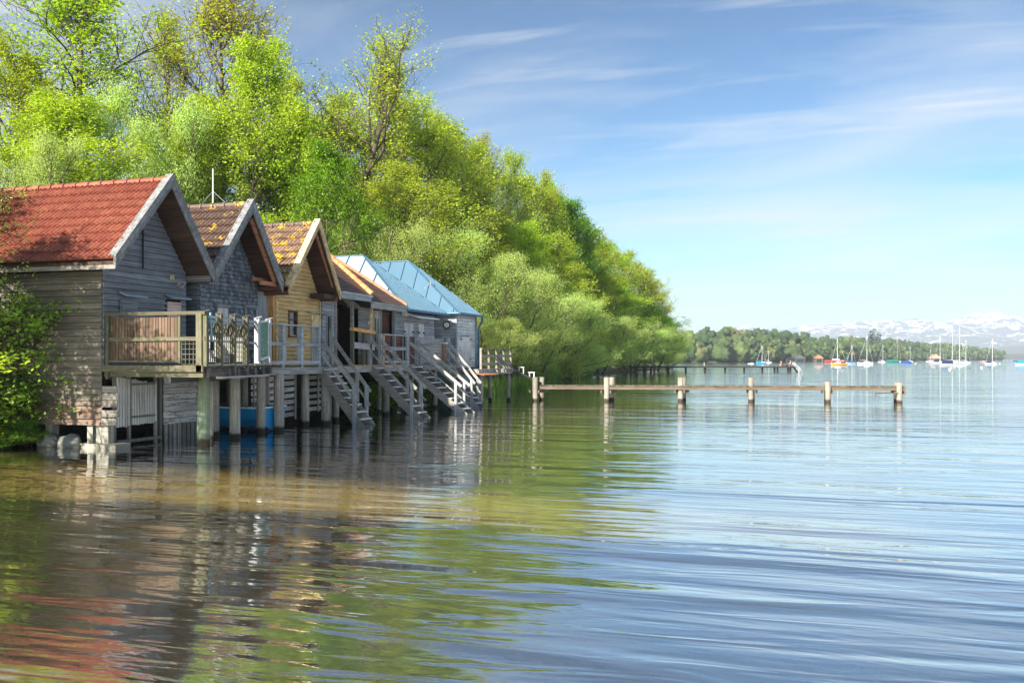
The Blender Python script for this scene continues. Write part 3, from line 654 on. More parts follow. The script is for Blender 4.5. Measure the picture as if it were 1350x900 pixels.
def lap_wall(mb, axis, plane, out, z0, z1, rng_fn, bh=0.14, holes=(), th=0.022, gaps=0.004, jit=0.003):
    """clapboards on the plane axis=plane whose outside faces out (+1/-1); rng_fn(z) gives the extent"""
    z = z0; k = 0
    while z < z1-0.01:
        zt = min(z+bh, z1); a0, b0 = rng_fn(z); a1, b1 = rng_fn(zt)
        segs = [(a0, b0, a1, b1)]
        zm = (z+zt)/2
        for (h0_, h1_, hz0, hz1) in holes:
            if hz0 < zm < hz1:
                ns_ = []
                for (p0, q0, p1, q1) in segs:
                    if h1_ <= p0 or h0_ >= q0: ns_.append((p0, q0, p1, q1)); continue
                    if p0 < h0_: ns_.append((p0, h0_, p1, h0_))
                    if q0 > h1_: ns_.append((h1_, q0, h1_, q1))
                segs = ns_
        for (p0, q0, p1, q1) in segs:
            if q0-p0 < 0.02 and q1-p1 < 0.02: continue
            r = rng.random(); j = rng.uniform(-jit, jit); g = gaps
            def P(a, d, zz): return (plane+out*d, a, zz) if axis == 'u' else (a, plane+out*d, zz)
            o1 = th+0.016+j; o2 = th*0.35+j
            A = [P(p0, 0, z+g), P(q0, 0, z+g), P(q1, 0, zt-g), P(p1, 0, zt-g)]
            B = [P(p0, o1, z+g), P(q0, o1, z+g), P(q1, o2, zt-g), P(p1, o2, zt-g)]
            b = len(mb.v); mb.v += A+B
            fs = [(b, b+1, b+2, b+3), (b+7, b+6, b+5, b+4), (b, b+4, b+5, b+1), (b+1, b+5, b+6, b+2), (b+2, b+6, b+7, b+3), (b+3, b+7, b+4, b)]
            mb.f += fs; mb.r += [r]*6
        z = zt; k += 1
def vboards(mb, axis, plane, out, a0, a1, z0, z1, bw=0.13, th=0.022, gap=0.006, zj=0.0):
    a = a0
    while a < a1-0.01:
        b = min(a+bw*rng.uniform(0.85, 1.15), a1); t0 = plane; t1 = plane+out*(th+rng.uniform(0, 0.006))
        lo, hi = min(t0, t1), max(t0, t1); zz0 = z0+rng.uniform(-zj, zj); zz1 = z1+rng.uniform(-zj, zj)
        if axis == 'u': mb.box(lo, hi, a+gap/2, b-gap/2, zz0, zz1)
        else: mb.box(a+gap/2, b-gap/2, lo, hi, zz0, zz1)
        a = b
def tile_slope(O, A, U, L, S, course=0.30, cor=0.14, amp=0.034, lift=0.072, clip=None):
    O = Vector(O); A = Vector(A).normalized(); U = Vector(U).normalized(); Nn = A.cross(U)
    if Nn.z < 0: Nn = -Nn
    mb = MB(); ncor = int(round(L/cor)); spc = 5; nc = int(math.ceil(S/course))
    for c in range(nc):
        s0 = c*course; s1 = min(S, s0+course+0.05)
        sag = rng.uniform(-0.004, 0.004)
        for k in range(ncor):
            r = (hash((c, k//2)) % 1000)/1000.0; r = rng.random()*0.35+r*0.65
            b = len(mb.v)
            for q in range(spc+1):
                x = (k+q/spc)*L/ncor; ph = q/spc
                h = amp*(1-math.cos(2*math.pi*ph))
                mb.v.append(tuple(O+A*x+U*s0+Nn*(lift-0.02)))
                mb.v.append(tuple(O+A*x+U*s0+Nn*(lift+h+sag)))
                mb.v.append(tuple(O+A*x+U*s1+Nn*(h*0.9+0.004)))
            for q in range(spc):
                a = b+q*3
                mb.f.append((a, a+3, a+4, a+1)); mb.r.append(r*0.5)
                mb.f.append((a+1, a+4, a+5, a+2)); mb.r.append(r)
    return mb
def cladding_group(root, *a): pass

def gable_house(name, label, v0, v1, uf, ub, eave, ridge, base, osL, osR, of, walls, tiles, barge, soff, seed, frontz0, extra_ridge=T_red, bw=0.17, bt=0.05):
    """house whose ridge runs along X; front gable at X=uf facing the lake; roof front edge at uf+of"""
    root = empty(name, (uf, (v0+v1)/2, base), label, 'boathouse')
    vm = (v0+v1)/2; va = v0-osL; vb = v1+osR; re = uf+of
    sl = (ridge-eave)/(vm-va); sr = (ridge-eave)/(vb-vm)
    roofz = lambda v: ridge-sl*(vm-v) if v < vm else ridge-sr*(v-vm)
    # slopes
    for sgn, vv in ((1, va), (-1, vb)):
        S = math.hypot(vm-vv, ridge-eave); U = Vector((0, vm-vv, ridge-eave))
        O = (ub, vv, eave+0.03); L = re-ub-0.02
        mb = tile_slope(O, (1, 0, 0), U, L, S)
        sp = mb.build('roof', tiles, root)
        # underlay boards = soffit
        n = Vector((0, -(ridge-eave), vm-vv)).normalized() if sgn == 1 else Vector((0, (ridge-eave), vm-vv if False else vb-vm)).normalized()
        s2 = MB(); k = 0
        nb = 9
        for i in range(nb):
            t0 = i/nb; t1 = (i+1)/nb-0.006
            p0 = Vector((ub, vv+(vm-vv)*t0, eave+(ridge-eave)*t0)); p1 = Vector((ub, vv+(vm-vv)*t1, eave+(ridge-eave)*t1))
            dn = Vector((0, 0, -0.05)); s2.prism([p0, p1, p1+dn, p0+dn], (re-ub-0.03, 0, 0))
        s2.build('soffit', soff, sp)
    # ridge tiles
    rb = MB(); x = re-0.06; k = 0
    while x > ub:
        x2 = x-0.38; rb.cyl((x, vm, ridge+0.075), (x2-0.03, vm, ridge+0.088), 0.10, 0.082, 10); rb.cyl((x, vm, ridge+0.075), (x-0.05, vm, ridge+0.075), 0.116, 0.114, 10); x = x2
    rb.build('ridge_tiles', extra_ridge, root)
    # barge boards
    for sgn, vv in ((1, va), (-1, vb)):
        b_ = MB(); d = 0.10
        e0 = Vector((re, vv-0.04*sgn, eave-0.02)); e1 = Vector((re, vm, ridge+0.06)); dirn = (e1-e0).normalized()
        for w_, xo, zo in ((bw+0.02, 0.0, 0.135), (bw*0.62, 0.028, 0.145)):
            pts = [e0+Vector((xo, 0, zo)), e1+Vector((xo, 0, zo)), e1+Vector((xo, 0, zo-w_/dirn.y*abs(1) if False else zo-w_*1.45)), e0+Vector((xo, 0, zo-w_*1.45))]
            b_.prism(pts, (bt if xo == 0 else 0.034, 0, 0))
        # top cap strip
        cpt = [e0+Vector((-0.14, 0, 0.158)), e0+Vector((-0.14, 0, 0.180)), e1+Vector((-0.14, 0, 0.180)), e1+Vector((-0.14, 0, 0.158))]
        b_.prism([(p.x, p.y, p.z-0.008) for p in cpt], (0.205, 0, 0))
        b_.build('barge_board', barge, root)
    # eave fascias along both sides
    f_ = MB()
    f_.beam((ub, va+0.03, eave-0.075), (re-0.03, va+0.03, eave-0.075), 0.03, 0.15)
    f_.beam((ub, vb-0.03, eave-0.075), (re-0.03, vb-0.03, eave-0.075), 0.03, 0.15)
    f_.build('fascia', walls['fascia'], root)
    return root, vm, roofz, re

# --- house 1
R1 = empty('boathouse', (-14.9, 18.2, 0.4), 'weathered dark boathouse with a red tiled roof and red stained bottom boards', 'boathouse') if False else None
V0, V1, UF, UB = 16.8, 19.7, -14.9, -27.0
root, vm, rz1, re1 = gable_house('boathouse', 'weathered dark boathouse with red tiled roof, nearest the camera', V0, V1, UF, UB, 4.12, 6.17, 0.4, 0.42, 0.15, 0.70, dict(fascia=m_greyh), T_red, m_barge, m_soffit, 1, 1.7)
H1 = root
mb = MB(); lap_wall(mb, 'v', V0, -1, 1.05, 3.98, lambda z: (UB, UF-0.01), 0.148, jit=0.006); mb.build('side_wall', m_h1side, root)
mb = MB(); lap_wall(mb, 'v', V0, -1, 0.50, 1.05, lambda z: (UB, UF+0.0), 0.148, jit=0.008, th=0.03); mb.build('side_wall', m_h1low, root, label='bottom wall boards stained rusty red')
mb = MB()
inr = lambda z: (max(V0, vm-(6.02-z)/((6.17-4.12)/(vm-V0+0.42))), min(V1, vm+(6.02-z)/((6.17-4.12)/(V1+0.15-vm))))
hol = [(17.28, 17.86, 2.3, 3.42), (19.0, 19.58, 2.3, 3.42)]
lap_wall(mb, 'u', UF, 1, 1.86, 6.0, inr, 0.135, holes=[(18.95, 19.5, 2.0, 3.42)])
mb.build('front_wall', m_h1front, root)
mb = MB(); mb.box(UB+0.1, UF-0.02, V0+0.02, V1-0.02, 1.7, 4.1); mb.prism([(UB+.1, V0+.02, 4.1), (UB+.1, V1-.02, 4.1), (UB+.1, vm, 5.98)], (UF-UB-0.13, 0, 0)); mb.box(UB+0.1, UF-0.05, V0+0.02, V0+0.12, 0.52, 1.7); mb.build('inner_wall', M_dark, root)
mb = MB(); mb.box(UF, UF+0.035, 18.965, 19.485, 2.0, 3.42); 
for i in range(9): mb.box(UF+0.035, UF+0.047, 18.97, 19.48, 2.0+i*0.158+0.004, 2.0+(i+1)*0.158-0.004)
o = mb.build('door', m_pink, root, label='pale pink boarded door leaf')
mb = MB(); mb.box(UF+0.0, UF+0.03, 18.90, 18.96, 1.9, 3.45, 0.2); mb.build('door_frame', M_dark, o)
mb = MB(); mb.box(UF+0.055, UF+0.075, 17.36, 17.86, 2.15, 3.36, 0.5); mb.box(UF+0.04, UF+0.055, 17.30, 17.36, 2.1, 3.40, 0.1); o = mb.build('shutter', m_h1front, root)
mb = MB(); mb.box(UF+0.08, UF+0.10, 17.40, 17.84, 2.42, 2.50); mb.build('batten', m_pinel, o)
for (a, b, z) in ((17.28, 17.98, 3.42), (18.88, 19.62, 3.47)):
    mb = MB(); mb.prism([(UF+0.04, a, z+0.10), (UF+0.26, a, z+0.02), (UF+0.26, a, z+0.05), (UF+0.04, a, z+0.14)], (0, b-a, 0)); mb.build('rain_hood', M_palemetal, root)
mb = MB(); mb.box(UF+0.05, UF+0.075, 18.04, 18.065, 4.15, 5.25, 0.1); mb.build('slit', M_dark, root)
mb = MB(); mb.box(UF+0.04, UF+0.12, 19.06, 19.12, 3.98, 4.08); mb.build('lamp', m_pinel, root)
mb = MB()
for k in range(9):
    an = k*0.75; mb.cyl((UF+0.06+0.02*(k % 2), 19.28+0.045*k*0.7, 3.82+0.05*math.sin(an*2)), (UF+0.10, 19.34+0.04*k*0.8, 3.88+0.07*math.cos(an)), 0.012, n=5)
mb.build('antlers', m_pale, root)
# lakeward end of the lower side: stacked short planks, posts and sill
mb = MB()
for i, z in enumerate((0.52, 0.70, 0.92, 1.08, 1.24)):
    mb.box(UF+0.01, UF+0.42+0.03*(i % 2), V0-0.045+0.004*i, V0-0.015, z, z+0.15)
mb.build('corner_planks', m_greyh, root)
mb = MB(); mb.box(UF-0.45, UF-0.30, V0+0.03, V0+0.18, -0.3, 0.52); mb.box(UF-0.22, UF+0.12, V0+0.04, V0+0.22, -0.3, 0.52); mb.build('corner_post', m_pale, root)
mb = MB(); mb.box(UF-0.55, UF+0.42, V0-0.08, V0+0.4, -0.4, 0.09); mb.build('footing', M_concrete, root)
for i, uu in enumerate((-16.6, -18.4, -20.4)):
    mb = MB(); mb.box(uu, uu+0.2, V0+0.1, V0+0.3, -0.3, 0.52); mb.build('corner_post', m_greyv, root)
# slatted gates below the balcony
g = MB()
vv = 17.18
for i in range(15):
    if i == 5: vv += 0.05
    zt = 1.58-0.012*i; zb = 0.42+0.004*i
    g.box(UF+0.05, UF+0.075, vv, vv+0.062, zb+rng.uniform(-.02, .02), zt+rng.uniform(-.02, .02)); vv += 0.088
gate = g.build('slatted_gate', wood((0.64, 0.63, 0.56), 'v', None, 0.05, 0.3), root)
mb = MB(); mb.box(UF+0.076, UF+0.10, 17.65, 18.45, 1.38, 1.43, 0.2); mb.box(UF+0.076, UF+0.10, 17.65, 18.45, 0.62, 0.67, 0.2); mb.box(UF+0.02, UF+0.05, 17.15, 18.5, 0.98, 1.06, 0.3); mb.build('gate_rail', m_greyh, gate)
mb = MB()
for a in (17.12, 17.6, 18.52, 18.70): mb.box(UF-0.02, UF+0.04, a, a+0.07, -0.1, 1.72)
mb.box(UF-0.02, UF+0.10, 17.15, 18.7, 0.06, 0.13); mb.build('gate_post', m_greyv, root)
mb = MB(); lap_wall(mb, 'u', UF, 1, 0.38, 1.60, lambda z: (18.85, 20.15), 0.15, jit=0.012, gaps=0.007); mb.build('plank_panel', m_paleh, root)
mb = MB(); vboards(mb, 'u', UF, 1, 18.85, 20.15, -0.05, 0.42, 0.17, gap=0.05, zj=0.05); mb.build('plank_panel', m_greyv, root)

# --- house 2: shingled
V0, V1 = 20.28, 22.98
root, vm, rz2, re2 = gable_house('boathouse', 'boathouse clad in dark shingles under a lichen spotted dark roof, second from the left', V0, V1, UF, -22.5, 4.12, 6.14, 1.6, 0.33, 0.12, 0.70, dict(fascia=m_brownh), T_dk, m_barge, m_soffit, 2, 1.7, extra_ridge=T_dk, bw=0.2)
H2 = root
m_sh, t, b, o = newmat('grey_shingles'); at = nn(t, 'ShaderNodeAttribute', attribute_name='rnd')
c = mixrgb(t, at.outputs['Fac'], (0.08, 0.10, 0.13), (0.30, 0.34, 0.39)); c = mixrgb(t, ramp(t, noise(t, ncoord(t, (1, 1, 1)), 14, 4, 0.7), 0.4, 0.7), c, (0.07, 0.085, 0.11)); t.links.new(c, b.inputs['Base Color']); b.inputs['Roughness'].default_value = 0.85
mb = MB(); z = 1.9; k = 0
while z < 5.95:
    zt = min(z+0.115, 5.97); hw0 = (6.0-zt)/((6.14-4.12)/(vm-V0+0.33)); a, e = max(V0, vm-hw0), min(V1, vm+(6.0-zt)/((6.14-4.12)/(V1+0.12-vm)))
    x = a-(0.06 if k % 2 else 0)
    while x < e:
        xa, xb = max(x, a), min(x+0.118, e)
        if xb-xa > 0.015:
            j = rng.uniform(0, .006); r = rng.random(); bb = len(mb.v)
            zz = z+0.004; m2 = (xa+xb)/2; rr_ = 0.02
            pr = [(UF, xa, zt), (UF, xb, zt), (UF+0.030+j, xb-0.003, zz+rr_), (UF+0.034+j, m2, zz-0.004), (UF+0.030+j, xa+0.003, zz+rr_)]
            mb.v += pr+[(UF+0.002, xb-0.003, zz+rr_), (UF+0.002, m2, zz-0.004), (UF+0.002, xa+0.003, zz+rr_)]
            mb.f += [(bb, bb+4, bb+3, bb+2, bb+1), (bb+4, bb+7, bb+6, bb+3), (bb+3, bb+6, bb+5, bb+2)]; mb.r += [r]*3
        x += 0.122
    z = zt; k += 1
mb.build('front_wall', m_sh, root)
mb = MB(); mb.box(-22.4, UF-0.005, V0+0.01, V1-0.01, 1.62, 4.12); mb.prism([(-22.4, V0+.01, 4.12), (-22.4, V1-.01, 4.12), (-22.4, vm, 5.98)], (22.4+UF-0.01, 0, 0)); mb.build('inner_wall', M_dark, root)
mb = MB(); lap_wall(mb, 'v', V0, -1, 1.7, 4.0, lambda z: (-22.4, UF), 0.14); mb.build('side_wall', m_h1front, root)
mb = MB(); mb.box(UF+0.04, UF+0.065, 20.98, 21.20, 1.9, 3.38, .6); mb.box(UF+0.04, UF+0.065, 21.215, 21.45, 1.9, 3.38, .4); o = mb.build('shutter', m_whitew, root)
mb = MB(); mb.box(UF+0.066, UF+0.075, 21.0, 21.2, 3.1, 3.14); mb.box(UF+0.066, UF+0.075, 21.24, 21.43, 3.1, 3.14); mb.build('hinge', M_black, o)
mb = MB(); mb.box(UF+0.0, UF+0.10, 20.94, 21.55, 3.40, 3.46); mb.box(UF, UF+0.10, 22.25, 22.85, 3.46, 3.52); mb.build('ledge', m_grey, root)
mb = MB(); mb.box(UF+0.035, UF+0.05, 22.30, 22.34, 1.9, 3.46); mb.box(UF+0.035, UF+0.05, 22.86, 22.90, 1.9, 3.46); mb.build('frame', m_blue, root)
mb = MB(); mb.beam((re2-0.10, vm+0.10, 5.85), (re2-0.10, V1-0.05, 4.20), 0.05, 0.16); mb.build('rafter', m_soffit2, root)
mb = MB(); mb.beam((re2-0.15, V1-0.75, 4.14), (re2-0.15, V1+0.1, 4.14), 0.05, 0.12); mb.beam((re2-0.4, V1-0.75, 4.26), (re2-0.4, V1+0.1, 4.26), 0.05, 0.10); mb.build('tie_beam', m_soffit2, root)
# link wall with vertical boards between house 2 and house 3, brown corner post
lw = empty('link_wall', (-15.0, 23.4, 1.7), 'strip of grey upright boards between the shingled and the yellow boathouse', 'wall')
mb = MB(); vboards(mb, 'u', -15.05, 1, 22.99, 23.72, 1.75, 3.98, 0.14); mb.box(-15.3, -15.06, 22.99, 23.7, 1.75, 3.95, .1); mb.build('board', m_bluev, lw)
mb = MB(); mb.box(-15.05, -14.86, 23.73, 23.86, 0.9, 4.0, 0.6); mb.build('post', m_pinev, lw)
mb = MB(); mb.beam((-14.6, 22.95, 4.03), (-14.6, 23.9, 4.03), 0.5, 0.05, 0.5); mb.build('eave_board', m_brownh, lw)

# --- house 3: yellow pine
V0, V1 = 23.88, 26.55
root, vm, rz3, re3 = gable_house('boathouse', 'new yellow pine clad boathouse with pale barge boards, third from the left', V0, V1, UF, -22.0, 4.02, 6.12, 1.6, 0.40, 0.0, 0.72, dict(fascia=m_brownh), T_dk3, m_pinel, m_soffit, 3, 1.7, extra_ridge=T_dk, bw=0.13)
H3 = root
inr = lambda z: (max(V0, vm-(5.95-z)/((6.12-4.02)/(vm-V0+0.40))), min(V1, vm+(5.95-z)/((6.12-4.02)/(V1-vm))))
mb = MB(); lap_wall(mb, 'u', UF, 1, 1.75, 5.9, inr, 0.125, holes=[(24.62, 25.10, 2.70, 3.45)], jit=0.001); mb.build('front_wall', m_pine, root)
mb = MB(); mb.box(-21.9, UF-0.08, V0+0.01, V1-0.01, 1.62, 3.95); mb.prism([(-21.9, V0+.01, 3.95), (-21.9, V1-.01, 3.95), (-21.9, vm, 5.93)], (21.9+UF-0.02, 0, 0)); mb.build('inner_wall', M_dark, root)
wn = MB()
for (a, b2, c2, d2) in ((24.60, 25.12, 2.66, 2.71), (24.60, 25.12, 3.44, 3.49), (24.60, 24.65, 2.71, 3.44), (25.07, 25.12, 2.71, 3.44), (24.65, 25.07, 3.20, 3.23)): wn.box(UF-0.03, UF+0.055, a, b2, c2, d2)
wo = wn.build('window', m_brownh, root)
mb = MB(); mb.box(UF-0.02, UF-0.01, 24.64, 25.08, 2.70, 3.45); mb.build('pane', M_glass, wo)
mb = MB(); mb.box(UF+0.04, UF+0.07, 25.95, 26.45, 1.9, 3.42, 0.6); mb.build('door', m_pinel, root, label='smooth pale door leaf')
mb = MB(); mb.box(UF+0.0, UF+0.16, 25.75, 26.85, 3.46, 3.50); mb.build('ledge', m_grey, root)
mb = MB(); mb.box(UF+0.0, UF+0.06, V0-0.0, V0+0.09, 1.75, 4.05, .8); mb.box(UF, UF+0.06, V1-0.07, V1+0.0, 1.75, 3.9, .5); mb.build('corner_board', m_pinel, root)
mb = MB(); mb.beam((re3-0.12, vm+0.08, 5.86), (re3-0.12, V1-0.02, 4.12), 0.05, 0.10); mb.build('rafter', m_soffit2, root)
mb = MB(); mb.beam((UF+0.35, V1-0.75, 4.0), (UF+0.35, V1+0.02, 4.0), 0.5, 0.16, .3); mb.build('tie_beam', m_soffit, root)

# --- house 4: long house with two lake facing roof slopes
def slope_house(name, label, v0, v1, eave, ue, top, ut, tiles, fas, course=0.2):
    root = empty(name, (UF, (v0+v1)/2, 1.6), label, 'boathouse')
    U = Vector((ut-ue, 0, top-eave)); S = U.length
    mb = tile_slope((ue, v0, eave+0.02), (0, 1, 0), U, v1-v0, S, course=course, cor=0.17, amp=0.004, lift=0.014)
    rf = mb.build('roof', tiles, root)
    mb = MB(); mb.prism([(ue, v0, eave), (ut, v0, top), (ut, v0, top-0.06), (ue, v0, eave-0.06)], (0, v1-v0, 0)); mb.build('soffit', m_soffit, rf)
    mb = MB(); mb.box(ue+0.0, ue+0.035, v0, v1, eave-0.22, eave-0.06); mb.beam((ue+0.05, v0, eave-0.03), (ue+0.05, v1, eave-0.03), 0.09, 0.07, 0.9); mb.build('fascia', fas, root)
    return root
H4 = slope_house('boathouse', 'low brown tiled boathouse with orange verge tiles behind the yellow gable', 26.62, 28.79, 4.20, -14.15, 5.62, -15.85, T_h4, m_blue)
mb = MB(); U = Vector((-1.7, 0, 1.42)); 
for i in range(8):
    t0 = i/8; t1 = (i+1)/8+0.02; p0 = Vector((-14.1, 28.79, 4.26))+U*t0; p1 = Vector((-14.1, 28.79, 4.26))+U*t1; mb.cyl(p0, p1, 0.10, 0.085, 10)
mb.build('verge_tiles', T_or, H4)
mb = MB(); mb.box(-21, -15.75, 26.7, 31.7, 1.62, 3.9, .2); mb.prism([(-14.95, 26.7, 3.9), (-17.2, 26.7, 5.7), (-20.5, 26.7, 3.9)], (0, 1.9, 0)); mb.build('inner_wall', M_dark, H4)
mb = MB(); lap_wall(mb, 'u', UF, 1, 1.75, 3.95, lambda z: (26.70, 27.52), 0.13, holes=[(27.0, 27.27, 2.2, 3.45)]); mb.build('front_wall', m_blue, H4)
mb = MB(); mb.box(-15.8, UF-0.01, 26.66, 26.70, 1.7, 4.0); mb.box(-15.8, UF-0.01, 27.50, 27.54, 1.7, 4.0); mb.build('inner_wall', m_blue, H4)
wn = MB()
for (a, b2, c2, d2) in ((26.97, 27.30, 3.42, 3.47), (26.97, 27.02, 2.2, 3.42), (27.25, 27.30, 2.2, 3.42), (27.02, 27.25, 2.2, 2.28)): wn.box(UF-0.02, UF+0.05, a, b2, c2, d2)
wo = wn.build('window', m_grey, H4); mb = MB(); mb.box(UF-0.03, UF-0.02, 27.0, 27.27, 2.2, 3.44); mb.build('pane', M_glass, wo)
mb = MB(); lap_wall(mb, 'u', -15.7, 1, 1.75, 3.98, lambda z: (27.5, 29.35), 0.13); mb.build('porch_wall', m_brownh, H4)
for a in (27.56, 28.80):
    mb = MB(); mb.box(UF-0.05, UF+0.05, a, a+0.10, 1.7, 4.0, .8); mb.build('porch_post', m_grey, H4)
H4b = slope_house('boathouse', 'brown tiled boathouse with a thin red verge between the orange verge and the pale metal roof', 28.80, 31.80, 3.99, -14.15, 5.95, -17.3, T_h4, m_grey)
mb = MB(); mb.beam((-14.1, 31.80, 4.06), (-17.3, 31.80, 6.02), 0.09, 0.07); mb.build('verge_strip', M_copper, H4b)
mb = MB(); lap_wall(mb, 'u', UF, 1, 1.75, 3.85, lambda z: (29.3, 30.12), 0.10, jit=0.0); mb.build('front_wall', m_grey, H4b)
mb = MB(); mb.box(UF, UF+0.05, 30.16, 30.42, 1.75, 3.85); mb.build('board', m_pinel, H4b, label='pale fresh upright board')
dr = MB(); vboards(dr, 'u', UF, 1, 30.45, 31.08, 1.8, 3.8, 0.16); do = dr.build('door', m_pale, H4b)
mb = MB(); mb.box(UF+0.03, UF+0.04, 30.62, 30.68, 2.3, 3.5); mb.box(UF+0.03, UF+0.04, 30.84, 30.90, 2.3, 3.5); mb.build('slot', M_black, do)
mb = MB(); lap_wall(mb, 'u', UF-0.2, 1, 1.75, 3.85, lambda z: (31.1, 32.3), 0.13); mb.build('front_wall', m_brownh, H4b)
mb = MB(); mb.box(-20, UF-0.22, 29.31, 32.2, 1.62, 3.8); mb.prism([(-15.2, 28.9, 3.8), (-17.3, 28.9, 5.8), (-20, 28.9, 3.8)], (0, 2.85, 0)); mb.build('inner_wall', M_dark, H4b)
mb = MB(); mb.box(UF-0.05, UF+0.05, 31.08, 31.16, 1.7, 3.85); mb.box(UF-0.05, UF+0.06, 32.25, 32.36, 1.7, 3.85); mb.build('post', m_bluev, H4b)

# --- houses 5 and 6: hipped metal roofs
def hip_house(name, label, v0, v1, ue, ub, eave, uridge, vr, ridge, mcam, mlake, nlake, seams_cam):
    root = empty(name, (ue, (v0+v1)/2, 1.5), label, 'boathouse')
    Rp = Vector((uridge, vr, ridge)); Rb = Vector((ub, vr, ridge))
    A = Vector((ue, v0, eave)); B = Vector((ue, v1, eave)); C = Vector((ub, v0, eave)); Dv = Vector((ub, v1, eave)); th = Vector((0, 0, -0.05))
    mb = MB(); mb.prism([C, A, Rp, Rb], th, .5); rf = mb.build('roof', mcam, root)
    s = MB()
    n = seams_cam; nrm = (A-C).cross(Rp-C).normalized(); nrm = nrm if nrm.z > 0 else -nrm
    for i in range(n):
        x = ue-0.25-(ue-ub)*i/n
        if x > uridge: t = (ue-x)/(ue-uridge)
        else: t = 1.0
        p0 = Vector((x, v0, eave)); p1 = Vector((x, v0+(vr-v0)*t, eave+(ridge-eave)*t)); s.beam(p0+nrm*0.02, p1+nrm*0.02, 0.03, 0.05)
    s.build('seam', M_seam, rf)
    mb = MB(); mb.prism([A, B, Rp], th, .5); rf2 = mb.build('roof', mlake, root)
    s = MB(); nrm = (B-A).cross(Rp-A).normalized(); nrm = nrm if nrm.z > 0 else -nrm
    for i in range(1, nlake):
        f = i/nlake; vv_ = v0+(v1-v0)*f
        t = min((vv_-v0)/(vr-v0), (v1-vv_)/(v1-vr)); p0 = Vector((ue, vv_, eave)); p1 = Vector((ue+(uridge-ue)*t, vv_, eave+(ridge-eave)*t)); s.beam(p0+nrm*0.02, p1+nrm*0.02, 0.025, 0.05)
    s.build('seam', M_seam, rf2)
    mb = MB(); mb.prism([B, Dv, Rb, Rp], th, .5); mb.build('roof', mlake, root)
    s = MB(); s.beam(A, Rp, 0.06, 0.05); s.beam(B, Rp, 0.06, 0.05); s.beam(Rp, Rb, 0.08, 0.05); s.build('ridge_cap', mlake, root)
    g = MB(); g.cyl(A+Vector((0.05, -0.03, -0.04)), B+Vector((0.05, 0.05, -0.04)), 0.055, n=8); g.cyl(A+Vector((0.05, -0.03, -0.04)), C+Vector((0, -0.03, -0.04)), 0.055, n=8); g.build('gutter', M_gutter, root)
    return root
H5 = hip_house('boathouse', 'boathouse with a blue metal hipped roof, near slope coloured pale as sky glare, second from the far end', 32.2, 36.6, -14.35, -24, 3.93, -17.2, 34.3, 6.30, M_palemetal, M_blueroof, 13, 12)  # camera slope paler than the lake slope: sky glare put into its colour
mb = MB(); lap_wall(mb, 'u', -14.9, 1, 1.7, 3.85, lambda z: (32.4, 36.4), 0.13, holes=[(33.2, 34.1, 1.9, 3.45), (34.65, 35.2, 1.9, 3.45)]); mb.build('front_wall', m_blue, H5)
mb = MB(); mb.box(-23.9, -14.92, 32.3, 36.5, 1.55, 3.88); mb.build('inner_wall', M_dark, H5)
for (a, e) in ((33.22, 34.08), (34.67, 35.18)):
    mb = MB(); mb.box(-14.91, -14.85, a, e, 1.85, 3.44); so_ = mb.build('shutter', m_whitew, H5)
    mb = MB(); mb.box(-14.85, -14.835, a-0.06, a+0.1, 3.05, 3.12); mb.box(-14.85, -14.835, e-0.1, e+0.06, 3.05, 3.12); mb.box(-14.85, -14.84, a, e, 2.32, 2.36, .3); mb.build('hinge', M_black, so_)
mb = MB(); mb.prism([(-14.85, 33.0, 3.82), (-14.2, 33.0, 3.62), (-14.2, 33.0, 3.66), (-14.85, 33.0, 3.88)], (0, 2.3, 0)); mb.cyl((-14.75, 32.9, 3.78), (-14.75, 33.3, 3.78), 0.09, n=10); mb.build('awning', M_white, H5)
H6 = hip_house('boathouse', 'far end boathouse with a blue metal hipped roof and a round wall lamp', 37.0, 40.1, -14.0, -22, 4.02, -17.0, 38.5, 6.50, M_blueroof, M_blueroof, 9, 11)
mb = MB(); lap_wall(mb, 'v', 37.3, -1, 1.6, 3.98, lambda z: (-21.5, -14.25), 0.13, jit=0.002); mb.build('side_wall', m_blue, H6)
mb = MB(); lap_wall(mb, 'u', -14.25, 1, 1.6, 3.98, lambda z: (37.35, 39.85), 0.13, holes=[(37.9, 39.1, 1.6, 3.03)]); mb.build('front_wall', wood((0.50, 0.54, 0.58), 'h', None, 0, 0.35), H6)
mb = MB(); mb.box(-21.4, -14.27, 37.32, 39.8, 1.5, 4.0); mb.build('inner_wall', M_dark, H6)
mb = MB(); mb.box(-14.26, -14.2, 37.92, 38.49, 1.6, 3.0); mb.box(-14.26, -14.2, 38.51, 39.08, 1.6, 3.0); do = mb.build('door', m_whitew, H6)
mb = MB()
for a in (37.85, 39.02):
    for z in (2.85, 1.95): mb.box(-14.2, -14.185, a, a+0.14, z, z+0.07)
mb.build('hinge', M_black, do)
mb = MB(); mb.box(-14.25, -14.17, 37.24, 37.36, 1.5, 4.0); mb.box(-14.25, -14.17, 39.80, 39.90, 1.5, 4.0); mb.build('corner_board', m_bluev, H6)
mb = MB(); mb.cyl((-14.62, 37.22, 3.48), (-14.62, 37.17, 3.48), 0.17, n=20); lp = mb.build('wall_lamp', M_black, H6)
mb = MB(); mb.cyl((-14.62, 37.17, 3.48), (-14.62, 37.12, 3.48), 0.125, 0.10, n=20); mb.build('lamp_glass', plain('milk_glass', (0.75, 0.74, 0.62), 0.3, nz=0.05), lp)
mb = MB(); mb.cyl((-14.0, 40.15, 4.0), (-13.98, 40.1, 3.75), 0.05, n=8); mb.cyl((-13.98, 40.1, 3.75), (-14.12, 40.0, 3.45), 0.05, n=8); mb.cyl((-14.12, 40.0, 3.47), (-14.12, 40.0, 1.5), 0.05, n=8); mb.build('downpipe', M_gutter, H6)
